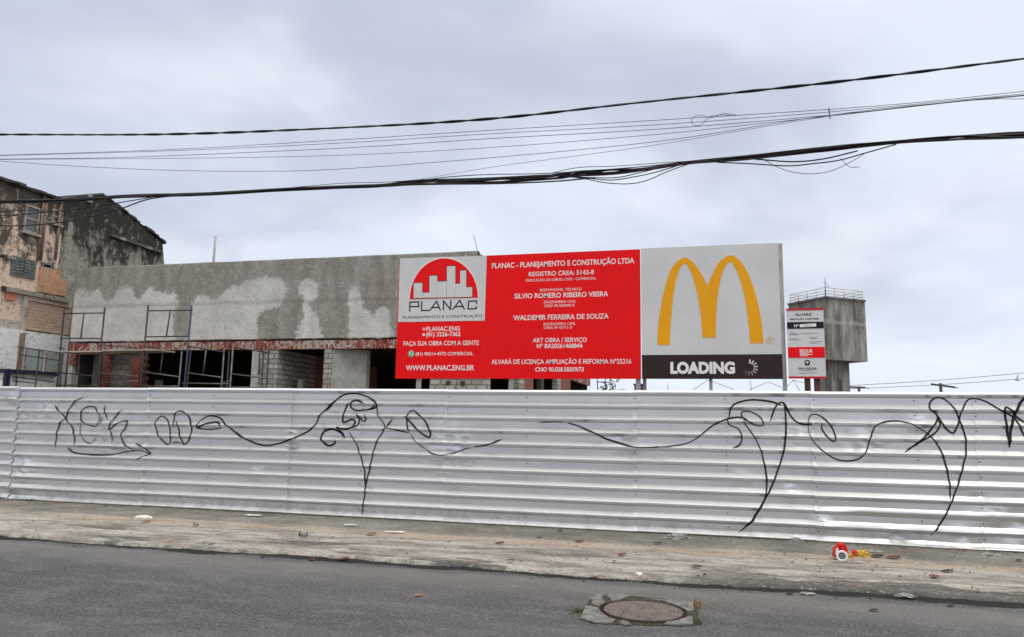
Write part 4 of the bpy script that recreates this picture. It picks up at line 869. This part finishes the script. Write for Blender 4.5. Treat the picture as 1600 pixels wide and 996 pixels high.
# ------------------------------------------------------------------ overhead cables
YC = 8.6
def cable_pts(pts, y=YC, step=0.12):
    ps = [PY(a, b, y) for a, b in pts]; sp = spline(ps, step)
    if pts[0][0] < -50: sp.insert(0, sp[0] + (sp[0]-sp[3]).normalized()*14)
    if pts[-1][0] > 1650: sp.append(sp[-1] + (sp[-1]-sp[-4]).normalized()*14)
    return sp
def ext(pts, l=260):
    (a, b), (c, d) = pts[0], pts[1]; (e, f), (g, h) = pts[-2], pts[-1]; k0 = (d-b)/(c-a); k1 = (h-f)/(g-e)
    return [(a-l, b-k0*l)] + list(pts) + [(g+l, h+k1*l)]
line = ext([(0, 210.5), (265, 210), (530, 200), (765, 186), (1000, 160.5), (1300, 129), (1600, 92)])
cp = cable_pts(line, YC-0.4, 0.025)
t = thing('power_cable', 'thick twisted black power cable, topmost of all the overhead lines', 'cable', cp[len(cp)//2])
for ph in (0, math.pi):
    mb = MB(); mb.tube([p+Vector((0, math.cos(ph+i*0.16)*0.007, math.sin(ph+i*0.20)*0.007)) for i, p in enumerate(cp)], 0.0095, 6); mb.build('conductor', M['cable'], t)
thins = [([(0, 243), (265, 234), (530, 219), (765, 204), (1030, 188), (1300, 171), (1450, 159), (1600, 143)], 'thin grey line, highest of the bunch under the twisted cable', .0040),
 ([(0, 243.5), (265, 236), (530, 224), (765, 209.5), (1030, 195), (1300, 175), (1600, 147)], 'thin grey line running just below the highest of the bunch', .0038),
 ([(0, 249), (200, 246), (530, 232), (765, 217), (1030, 202), (1300, 180), (1500, 158), (1600, 149)], 'thin dark line in the middle of the loose bunch', .0042),
 ([(0, 249.5), (300, 247.5), (530, 243), (765, 231), (1030, 210), (1200, 192), (1300, 181.5), (1520, 157), (1600, 155)], 'thin grey line fourth down in the loose bunch', .0036),
 ([(0, 252), (100, 259), (250, 266), (400, 268), (530, 264.5), (765, 247), (1030, 221), (1250, 187), (1400, 168), (1600, 150)], 'sagging thin line with the lowest dip, above the fat cable bundle', .0040),
 ([(655, 281), (765, 262), (900, 244), (1030, 226), (1250, 189), (1320, 179)], 'short faint line climbing from the bundle to the loose bunch', .0030)]
for i, (pts, lab, r) in enumerate(thins):
    q = ext(pts) if i < 5 else pts; cp = cable_pts(q, YC+0.1+0.02*i, 0.25); mb = MB(); mb.tube(cp, r, 5)
    tag(mb.build('telephone_wire', M['thin'], None, cp[len(cp)//2]), lab, 'cable', 'thin overhead wires')
mb = MB(); lp_ = [(1150, 181), (1125, 180), (1108, 183), (1098, 194), (1087, 197), (1080, 190), (1085, 182), (1098, 181), (1113, 184), (1130, 178), (1150, 180)]
mb.tube(cable_pts(lp_, YC+0.1, 0.03), 0.0035, 5); tag(mb.build('wire_loop', M['thin'], None, PY(1098, 188, YC+0.1)), 'small loop of spare wire twisted round the upper thin line', 'cable')
mb = MB(); mb.tube(cable_pts([(1295, 169), (1296, 178), (1297, 186)], YC+0.1, 0.05), 0.006, 5); tag(mb.build('wire_tie', M['cable'], None, PY(1296, 178, YC+.1)), 'short upright tie clamping the thin wires together', 'cable tie')
bun = [(0, 315), (100, 313.5), (200, 307), (270, 305), (330, 303), (420, 298), (530, 293), (600, 290), (650, 285), (765, 282), (860, 277), (900, 272), (960, 269), (1010, 264.5), (1080, 254), (1180, 245), (1300, 232), (1400, 222.5), (1500, 215.5), (1600, 211)]
PB = PY(800, 280, YC); bt = thing('cable_bundle', 'fat black bundle of tangled telecom cables sagging across the sky', 'cable bundle', PB)
def strand(pts, r=0.006, y=YC, step=0.10, m_='cable'):
    mb = MB(); mb.tube(cable_pts(pts, y, step), r, 6); mb.build('strand', M[m_], bt)
for k_ in range(11):
    dy = YC + 0.025*math.sin(k_*1.9); ph = k_*1.7; pts = []
    for i, (x, y) in enumerate(ext(bun)):
        amp = 2.0 + (2.2 if 640 < x < 1010 else 0) + (1.6 if 1100 < x < 1350 else 0) + (1.2 if x > 1450 else 0) + (1.6 if x > 1560 else 0)
        pts.append((x, y + amp*math.sin(ph + i*1.15 + 0.6*math.sin(i*2.1+k_))*0.9))
    strand(pts, (0.009, 0.007, 0.0105)[k_ % 3], dy)
for pts, r in (([(-200, 343), (0, 337), (60, 333), (110, 328), (180, 318), (240, 308)], .007), ([(-200, 350), (0, 353), (50, 352), (100, 347), (150, 337), (190, 326), (235, 311), (300, 304)], .009), ([(0, 331), (40, 329), (70, 331), (30, 336), (0, 341)], .006),
   ([(-120, 318), (60, 317), (160, 310), (260, 305)], .008), ([(880, 276), (910, 279), (940, 285), (965, 287.5), (990, 287), (1015, 281), (1032, 273), (1060, 262), (1085, 254)], .0055), ([(890, 275), (930, 280), (960, 281.5), (1000, 275), (1030, 268), (1062, 258)], .006), ([(900, 277), (960, 278), (1000, 270), (1040, 260)], .006),
   ([(640, 285), (700, 277), (765, 273), (860, 271), (1000, 261), (1080, 252)], .0055), ([(655, 288), (765, 287.5), (860, 284), (930, 278)], .009), ([(690, 282), (765, 279), (840, 275), (900, 275)], .005),
   ([(1120, 254), (1170, 256), (1230, 259.5), (1270, 256), (1310, 251), (1350, 240), (1400, 226)], .007), ([(1180, 249), (1240, 253), (1290, 248), (1340, 236)], .008), ([(1190, 248), (1216, 262), (1240, 269.5), (1270, 272), (1300, 267), (1330, 253), (1350, 241)], .0035),
   ([(1150, 246), (1200, 242), (1260, 235), (1320, 229)], .006), ([(1313, 248), (1322, 257), (1330, 262), (1343, 261)], .003), ([(440, 295), (530, 287), (600, 285), (660, 281)], .004), ([(860, 271), (905, 262), (960, 260), (1030, 255), (1080, 252)], .004)):
    strand(pts, r, YC-0.03, 0.06)

# ------------------------------------------------------------------ far poles and plants behind the hoarding
def far_pole(px, py, y, arm0, arm1, lab):
    p = PY(px, py, y); t = thing('utility_pole', lab, 'utility pole', (p.x, y, 0), 'far utility poles')
    MB().tube([(p.x, y, 0), p], [0.16, 0.12], 8).build('pole', M['far'], t); a, b = PY(*arm0, y), PY(*arm1, y); MB().bar(a, b, 0.09, 6).build('crossarm', M['far'], t); MB().bar(b, PY(arm1[0]+5, arm1[1]+1.5, y), 0.04, 5).build('insulator', M['far'], t)
far_pole(1469.5, 599, 70, (1455, 600.5), (1492, 605.5), 'far timber pole with tilted crossarm poking above the hoarding at right')
far_pole(1342, 604, 75, (1325, 605), (1352, 606), 'dark far pole and brackets beside the water tower shaft')
for pts, lab in (([(1325, 603), (1460, 595), (1600, 583), (1700, 572)], 'faint far power line, upper one at right above the hoarding'), ([(1325, 608), (1460, 602), (1600, 592), (1700, 583)], 'faint far power line, lower one at right above the hoarding')):
    cp = cable_pts(pts, 70.3, 3.0); mb = MB(); mb.tube(cp, 0.022, 5); tag(mb.build('power_line', M['thin'], None, cp[1]), lab, 'power line', 'far power lines')
mb = MB(); mb.tube(cable_pts([(1591, 586), (1589, 592), (1586, 594), (1593, 595)], 70.2, 0.3), 0.035, 5); tag(mb.build('line_spacer', M['far'], None, PY(1590, 590, 70.2)), 'small dark spacer hooked on the far power lines at the right edge', 'spacer')
def shrub(px, py, y, n, lab, spread=0.45):
    p = PY(px, py, y); t = thing('shrub', lab, 'shrub', (p.x, y, 0)); rr = random.Random(int(px)); mb = MB(); st_ = MB()
    for i in range(7):
        q = p + Vector((rr.uniform(-spread, spread), rr.uniform(-.3, .3), rr.uniform(-.3, .15))); st_.tube([(p.x, y, 0), ((p.x+q.x)/2, y, q.z*0.6), q], [0.02, 0.012, 0.005], 5)
        for k_ in range(n):
            c = q + Vector((rr.gauss(0, .13), rr.gauss(0, .13), rr.gauss(-.05, .10))); d = Vector((rr.gauss(0, 1), rr.gauss(0, 1), rr.gauss(0, .6))).normalized()*rr.uniform(.05, .10); e = d.orthogonal().normalized()*0.025
            mb.add([c-d, c+e, c+d, c-e], [(0, 1, 2, 3)])
    st_.build('stem', M['brownpost'], t); mb.build('leaves', M['shrub'], t)
shrub(962, 604, 20.0, 22, 'leafy green shrub tip showing between the red board and the hoarding')
t = thing('rubble_skip', 'small dark box corner beside the post between the boards', 'box', (PY(996, 604, 16).x, 16, 0))
p = PY(991, 602, 16); MB().box((p.x, 16, 0), (p.x+0.18, 16.4, p.z)).build('box_body', M['far'], t); MB().box((p.x-0.02, 15.98, p.z+0.002), (p.x+0.2, 16.42, p.z+0.03)).build('box_lid', M['far'], t)
mb = MB()
for a, b in (((934, 597), (952, 598)), ((952, 598), (958, 602)), ((946, 590), (946, 610)), ((933, 592), (934, 610))): mb.bar(PY(*a, 30), PY(*b, 30), 0.02, 5)
tag(mb.build('steel_frame', M['steel'], None, PY(946, 610, 30)), 'thin dark steel frame at the end of the side beam', 'steel frame')

# ------------------------------------------------------------------ manhole in the road
mc = Vector((-0.53, 6.69, 0)); R_ = 0.335
mh = thing('manhole_cover', 'round rusty iron manhole cover sunk among cracked concrete in the road', 'manhole cover', mc)
MB().lathe(mc, [(R_+0.035, 0.001), (R_+0.035, 0.010), (R_+0.008, 0.012), (R_+0.006, 0.002)], 48).build('rim', M['rim'], mh)
MB().lathe(mc, [(R_, 0.001), (R_, 0.014), (R_-0.02, 0.018), (R_-0.03, 0.015), (0.0, 0.015)], 48).build('cover', M['iron'], mh)
Zm = lambda x, y: G(880+x/6.667, 910+y/6.667, 0.0)
def jag(ps): return [ps[i].lerp(ps[i+1], k_/8) for i in range(len(ps)-1) for k_ in range(8)]
mb = MB(); mb.prism([q_+Vector((0.025*mnoise.noise((q_.x*14, q_.y*14, 3)), 0.03*mnoise.noise((q_.x*14, q_.y*14, 8)), 0.002)) for q_ in jag([Zm(x, y) for x, y in ((215, 300), (270, 195), (318, 122), (500, 128), (860, 163), (1200, 198), (1355, 220), (1400, 245), (1400, 440), (1345, 460), (1050, 460), (560, 448), (330, 436), (175, 398), (215, 300))])], (0, 0, 0.004))
tag(mb.build('dirt_patch', M['hole'], None, Zm(800, 300)), 'dark earth bed around the manhole in the asphalt', 'dirt patch')
slabs = [([(275, 190), (320, 125), (455, 125), (440, 150), (400, 160), (410, 190), (440, 225), (370, 262), (300, 245), (310, 205)], 'angular grey concrete chunk at the back left of the manhole'),
 ([(450, 150), (490, 130), (700, 155), (640, 175), (600, 200), (510, 212), (490, 185)], 'wedge of pale concrete directly behind the manhole'),
 ([(180, 395), (235, 262), (360, 280), (395, 330), (470, 385), (540, 410), (500, 440), (330, 435)], 'largest pale concrete slab, at the left of the manhole'),
 ([(580, 440), (610, 415), (680, 430), (710, 462), (640, 460)], 'smallest concrete fragment at the front of the manhole'),
 ([(880, 190), (1160, 205), (1350, 222), (1370, 310), (1240, 312), (1190, 260), (1060, 215)], 'long strip of concrete at the back right of the manhole'),
 ([(1055, 455), (1090, 415), (1200, 385), (1345, 372), (1350, 455), (1200, 462)], 'pale concrete slab at the front right of the manhole')]
for pts, lab in slabs:
    ps = [Zm(x, y) for x, y in pts]; cx = sum(ps, Vector())/len(ps); keep = []
    dense = [ps[i].lerp(ps[(i+1) % len(ps)], k_/6) for i in range(len(ps)) for k_ in range(6)]
    for p in dense:
        d = p-mc
        if d.length < R_+0.042: p = mc + d.normalized()*(R_+0.042)
        keep.append(p+Vector((0.010*mnoise.noise((p.x*24, p.y*24, 0)), 0.012*mnoise.noise((p.x*30, p.y*30, 7)), 0.0065)))
    tag(MB().prism(keep, (0, 0, 0.010)).build('concrete_fragment', M['slab'], None, cx), lab, 'concrete fragment', 'broken concrete round the manhole')
def tufts(name, base, n, spread, h, m_, lab, cat='weed', kind=None, seed=1):
    rr = random.Random(seed); mb = MB()
    for i in range(n):
        p = Vector(base)+Vector((rr.gauss(0, spread[0]), rr.gauss(0, spread[1]), 0.0)); d = Vector((rr.gauss(0, .5), rr.gauss(0, .5), 1)).normalized()*h*rr.uniform(.5, 1.2); e = Vector((rr.uniform(-1, 1), rr.uniform(-1, 1), 0)).normalized()*0.005
        mb.add([p-e, p+e, p+d*0.6+e*0.7+Vector((0, 0, -.003)), p+d], [(0, 1, 2, 3)])
    o = mb.build(name, M[m_], None, base)
    if kind: o['kind'] = kind
    return tag(o, lab, cat)
mb = MB(); cc = []
for i in range(260):
    w = rnd.uniform(math.radians(205), math.radians(318)); rr = R_+0.05+abs(rnd.gauss(0, .03)); p = mc+Vector((math.cos(w)*rr, math.sin(w)*rr, 0.004)); d = Vector((rnd.gauss(0, .6), rnd.gauss(0, .6), 1)).normalized()*rnd.uniform(.008, .022); e = Vector((rnd.uniform(-1, 1), rnd.uniform(-1, 1), 0)).normalized()*0.005
    mb.add([p-e, p+e, p+d], [(0, 1, 2)])
tag(stuff(mb.build('moss', M['moss'], None, mc+Vector((0, -R_-.05, 0)))), 'yellow green moss lining the front rim of the manhole', 'moss')
tufts('weed_tuft', Zm(1395, 250), 70, (.018, .10), .045, 'straw', 'dry brown weeds in the crack right of the manhole', seed=3)
tufts('weed_tuft', Zm(1390, 420), 50, (.022, .05), .04, 'weed', 'green weeds at the front right corner of the manhole surround', seed=4)
tufts('weed_tuft', Zm(150, 310), 70, (.035, .06), .035, 'weed', 'small green weeds at the left tip of the manhole surround', seed=5)
tufts('weed_tuft', Zm(440, 230), 40, (.03, .05), .025, 'moss', 'mossy weeds between the concrete chunks behind the manhole', seed=6)
tufts('grass_tuft', G(47, 783, ZP), 80, (.12, .03), .06, 'weed', 'green grass tuft at the foot of the hoarding at far left', 'grass tuft', seed=8)

# ------------------------------------------------------------------ leaves and litter
def leaf(px, py, size, m_, lab, rot=0.0, z=None):
    p = G(px, py, 0.004 if z == 0 else ZP*0.95+0.008) ; rr = random.Random(int(px*7+py)); n = 9; vs = []
    for i in range(n):
        t = i/(n-1); w = 0.36*math.sin(math.pi*min(1, t*0.92+0.04))**0.8*(1+0.2*rr.uniform(-1, 1)); zc = 0.03*math.sin(t*3.0)+0.05*rr.random()
        for q in (-1, -.4, .4, 1): vs.append(Vector(((t-0.5), w*q, zc+abs(q)*0.12*(0.5+t))))
    fs = [(i*4+j, i*4+j+1, (i+1)*4+j+1, (i+1)*4+j) for i in range(n-1) for j in range(3)]
    me = bpy.data.meshes.new('leaf'); me.from_pydata([v*size*0.88 for v in vs], [], fs); me.materials.append(M[m_]); o = bpy.data.objects.new('dry_leaf', me); COL.objects.link(o)
    o.location = p; o.rotation_euler = (0, 0, rot); tag(o, lab, 'leaf', 'dry leaves')
for px, py, s_, m_, lab, rot, z in (
 (535, 876, .17, 'leafb', 'reddish brown curled leaf on the kerb edge below the left graffiti bird', .3, 0), (928, 902, .10, 'leafo', 'orange leaf on the kerb edge just behind the manhole left side', 1.2, 0), (653, 932, .09, 'leafo', 'pale orange leaf lying alone on the asphalt', .2, 0), (797, 877, .10, 'leafb', 'brown leaf on the pavement left of centre near the kerb', .1, None),
 (972, 868, .13, 'leafb', 'russet leaf on the dark patch of pavement behind the manhole', .8, None), (960, 878, .06, 'leafd', 'tiny blackened leaf beside the russet leaf on the dark patch', .8, None), (1460, 903, .14, 'leafb', 'upright brown leaf on the pavement at far right', 1.1, None), (1480, 894, .13, 'leafd', 'dark flat leaf right of the upright brown leaf', 0, None), (1088, 887, .12, 'leafd', 'blackish leaf on the pavement above the manhole right side', .1, None),
 (1100, 912, .10, 'leafb', 'brown leaf with pale edge on the kerb right of the manhole', .5, 0), (1370, 871, .16, 'leafd', 'dark twig like leaf just right of the red carton litter', -.1, None), (1395, 873, .18, 'leafb', 'long brown leaf, farther right of the red carton litter', -.2, None), (905, 847, .14, 'leafb', 'brown leaf on the tan dirt band under the middle graffiti line', .2, None), (780, 850, .14, 'leafb', 'thin brown leaf on the tan dirt band left of centre', .1, None),
 (874, 830, .10, 'leafd', 'dark leaf close to the hoarding foot at centre', -.3, None), (842, 841, .10, 'leafd', 'dark leaf between the hoarding foot and the tan band', -.4, None), (580, 836, .16, 'leafo', 'rust coloured leaf on the tan band left of centre', .1, None), (228, 816, .16, 'leafo', 'rust leaf just below the white foam scrap', .1, None), (175, 848, .16, 'leafb', 'brown leaf lying on the kerb edge at left', 0, 0), (262, 849, .12, 'leafo', 'tan leaf on the kerb edge left of the grey stick', .4, None), (487, 876, .10, 'leafb', 'small brown leaf on the kerb left of the curled reddish leaf', 0, 0),
 (1027, 850, .12, 'leafd', 'dark leaf right of the hoarding seam near the right sprayed tail', .2, None), (1592, 877, .10, 'leafd', 'small dark leaf at the right edge of the pavement', .2, None), (305, 822, .12, 'leafd', 'dark leaf on the tan band right of the white foam scrap', .1, None), (1485, 948, .07, 'leafd', 'dark leaf on the asphalt at lower right', .2, 0), (1365, 955, .09, 'leafd', 'flat dark scrap of leaf on the road at right', .1, 0), (330, 852, .09, 'leafd', 'small dark leaf at the kerb near the tan leaf', .6, None), (1234, 929, .08, 'leafd', 'tiny dark leaf on the tar joint right of the manhole', .3, 0)):
    leaf(px, py, s_, m_, lab, rot, z)
def scrap(px, py, w, d, h, m_, lab, name='paper_scrap', cat='litter', crumple=0.3, rot=0.0, seed=0, z=None):
    p = G(px, py, ZP if z is None else z); bm = bmesh.new(); bmesh.ops.create_icosphere(bm, subdivisions=3, radius=1)
    for v in bm.verts:
        n = 1 + crumple*mnoise.noise((v.co.x*2.2+seed, v.co.y*2.2, v.co.z*2.2)) + crumple*0.5*mnoise.noise((v.co.x*6, v.co.y*6+seed, v.co.z*6)); v.co = Vector((v.co.x*w/2*n, v.co.y*d/2*n, max(-0.15, v.co.z)*h*n))
    me = bpy.data.meshes.new(name); bm.to_mesh(me); bm.free(); me.materials.append(M[m_]); o = bpy.data.objects.new(name, me); COL.objects.link(o); o.location = p+Vector((0, 0, h*0.12)); o.rotation_euler = (0, 0, rot); return tag(o, lab, cat)
scrap(225, 809, .30, .14, .03, 'paper', 'white foam scrap on the pavement at left', 'foam_scrap', seed=1, crumple=.2)
def flat(px, py, w, d, lab, rot, m_='paper', name='paper_sheet'):
    p = G(px, py, ZP+0.02); mb = MB(); n = 6
    vs = [p+Vector((math.cos(rot)*(i/n-.5)*w-math.sin(rot)*(j/n-.5)*d, math.sin(rot)*(i/n-.5)*w+math.cos(rot)*(j/n-.5)*d, 0.012*mnoise.noise((i*.7+px, j*.7, 0)))) for i in range(n+1) for j in range(n+1)]
    mb.add(vs, [(i*(n+1)+j, (i+1)*(n+1)+j, (i+1)*(n+1)+j+1, i*(n+1)+j+1) for i in range(n) for j in range(n)]); tag(mb.build(name, M[m_], None, p), lab, 'litter')
flat(396, 805, .27, .12, 'flat white paper rectangle near the hoarding foot left of the bird tail', 0.05); flat(548, 820, .18, .06, 'small white paper strip directly under the bird tail', 0.1); flat(617, 831, .28, .05, 'narrow torn white strip right of the bird tail', .15)
scrap(1058, 842, .32, .12, .06, 'plastic', 'crumpled clear plastic bag at the hoarding foot under the right graffiti', 'plastic_bag', crumple=.7, seed=3)
scrap(1245, 846, .16, .08, .04, 'plastic', 'small clouded plastic scrap at the hoarding foot left of red carton', 'plastic_bag', crumple=.7, seed=5)
scrap(998, 903, .12, .08, .045, 'paper', 'white crumpled ball of paper on the kerb behind the manhole', 'paper_ball', crumple=.5, seed=6, z=.01)
scrap(1548, 869, .22, .10, .03, 'plastic', 'faint plastic film at the hoarding foot at far right', 'plastic_bag', crumple=.7, seed=7)
scrap(1415, 932, .16, .07, .02, 'plastic', 'crumpled clear film on the kerb at right', 'plastic_bag', crumple=.8, seed=9, z=.02)
scrap(1262, 928, .13, .06, .012, 'plastic', 'flattened pale film on the tar joint right of manhole', 'plastic_bag', crumple=.8, seed=10, z=.01)
p = G(472, 839, ZP); t = thing('drink_cup', 'clear plastic cup lying on its side on the pavement left of centre', 'cup', p)
MB().tube([p+Vector((-.02, 0, .035)), p+Vector((.06, 0.01, .045))], [.03, .042], 14).build('cup_body', M['plastic'], t); MB().tube([p+Vector((-.034, 0, .034)), p+Vector((-.022, 0, .035))], [.032, .033], 14).build('cup_base', M['leafd'], t)
# red carton pile
p = G(1312, 876, ZP)
t = thing('red_carton', 'crumpled red paper carton with a white panel by the hoarding', 'carton', p)
Zc = lambda x, y, dy=0.0: PY(1270+x/12.3, 830+y/12.3, p.y+dy)
def cart(mb, pts, dy0, dy1): mb.prism([Zc(x, y, dy0) for x, y in pts], (0, dy1-dy0, 0))
mb = MB(); cart(mb, [(405, 505), (425, 370), (500, 262), (545, 240), (625, 262), (665, 350), (672, 470), (600, 520)], 0, .13); cb = mb.build('carton_body', M['carton'], t)
bm = bmesh.new(); bm.from_mesh(cb.data); bmesh.ops.triangulate(bm, faces=bm.faces[:]); bmesh.ops.subdivide_edges(bm, edges=bm.edges[:], cuts=3, use_grid_fill=True)
for v in bm.verts: v.co += Vector((mnoise.noise(v.co*22+Vector((1, 2, 3))), mnoise.noise(v.co*22+Vector((7, 2, 3))), mnoise.noise(v.co*22+Vector((1, 9, 3)))))*0.013
bm.to_mesh(cb.data); bm.free()
mb = MB(); cart(mb, [(432, 440), (448, 340), (490, 320), (488, 400), (470, 450)], -.006, -.001); mb.build('white_panel', M['lid'], t)
mb = MB(); cart(mb, [(520, 262), (600, 270), (640, 360), (560, 395)], -.012, -.001); mb.build('carton_flap', M['carton'], t)
q = Zc(560, 482, -.05); t = thing('cup_lid', 'round white cup lid with grey centre leaning on the red carton', 'cup lid', q)
ring = [(q + Vector((0.052*math.cos(w), 0, 0.052*math.sin(w)))) for w in [2*math.pi*i/28 for i in range(29)]]
MB().tube(ring, .014, 6, False).build('lid_ring', M['lid'], t); mb = MB(); mb.prism([q+Vector((.042*math.cos(w), .004, .042*math.sin(w))) for w in [2*math.pi*i/24 for i in range(24)]], (0, .01, 0)); mb.build('lid_centre', M['lidc'], t)
scrap(1335, 868.5, .09, .06, .055, 'carton', 'small red crumpled ball between the carton and the mustard wrapper', 'paper_ball', crumple=.35, seed=2)
scrap(1348, 870, .14, .09, .06, 'wrap', 'mustard yellow crumpled wrapper right of the red carton', 'food_wrapper', crumple=.8, seed=4)
scrap(1329, 872, .07, .05, .04, 'wrap', 'small mustard scrap tucked beside the cup lid', 'food_wrapper', crumple=.8, seed=11)
flat(1322, 877, .34, .05, 'pale torn paper lying under the red carton', .05, 'plastic')
flat(1360, 861, .30, .06, 'pale strip of paper behind the mustard wrapper', .1, 'plastic')

# loose grit and stone chips on the pavement and along the kerb
rr = random.Random(21); 
def grit(n, yf, lab, m_, smin, smax):
    mb = MB()
    for i in range(n):
        x = rr.uniform(-16, 7); y = yf(x); r = rr.uniform(smin, smax)*(1 if rr.random() < .85 else 1.8); z0 = ZP+0.002 if y > edge_y(x)+.03 else 0.001
        a = rr.uniform(0, 6.28); k_ = 5; ring_ = [(x+r*math.cos(a+j*2*math.pi/k_)*rr.uniform(.6, 1.2), y+r*math.sin(a+j*2*math.pi/k_)*rr.uniform(.6, 1.2), z0) for j in range(k_)]
        top_ = [(x+(p[0]-x)*.55, y+(p[1]-y)*.55, z0+r*rr.uniform(.5, .9)) for p in ring_]
        mb.add(ring_+top_, [(j, (j+1) % k_, k_+(j+1) % k_, k_+j) for j in range(k_)]+[list(range(k_, 2*k_))])
    o = stuff(mb.build('grit', m_, None, (-4, 9, 0))); return tag(o, lab, 'grit')
grit(900, lambda x: rr.uniform(8.15, 10.9), 'pale stone chips and grit scattered over the pavement', M['slab'], .004, .013)
grit(700, lambda x: edge_y(x)+rr.gauss(-.10, .10), 'dark grit gathered along the kerb joint', M['hole'], .004, .012)
grit(350, lambda x: 10.9-abs(rr.gauss(0, .10)), 'crumbs of dirt along the foot of the hoarding', M['dirt'], .005, .016)
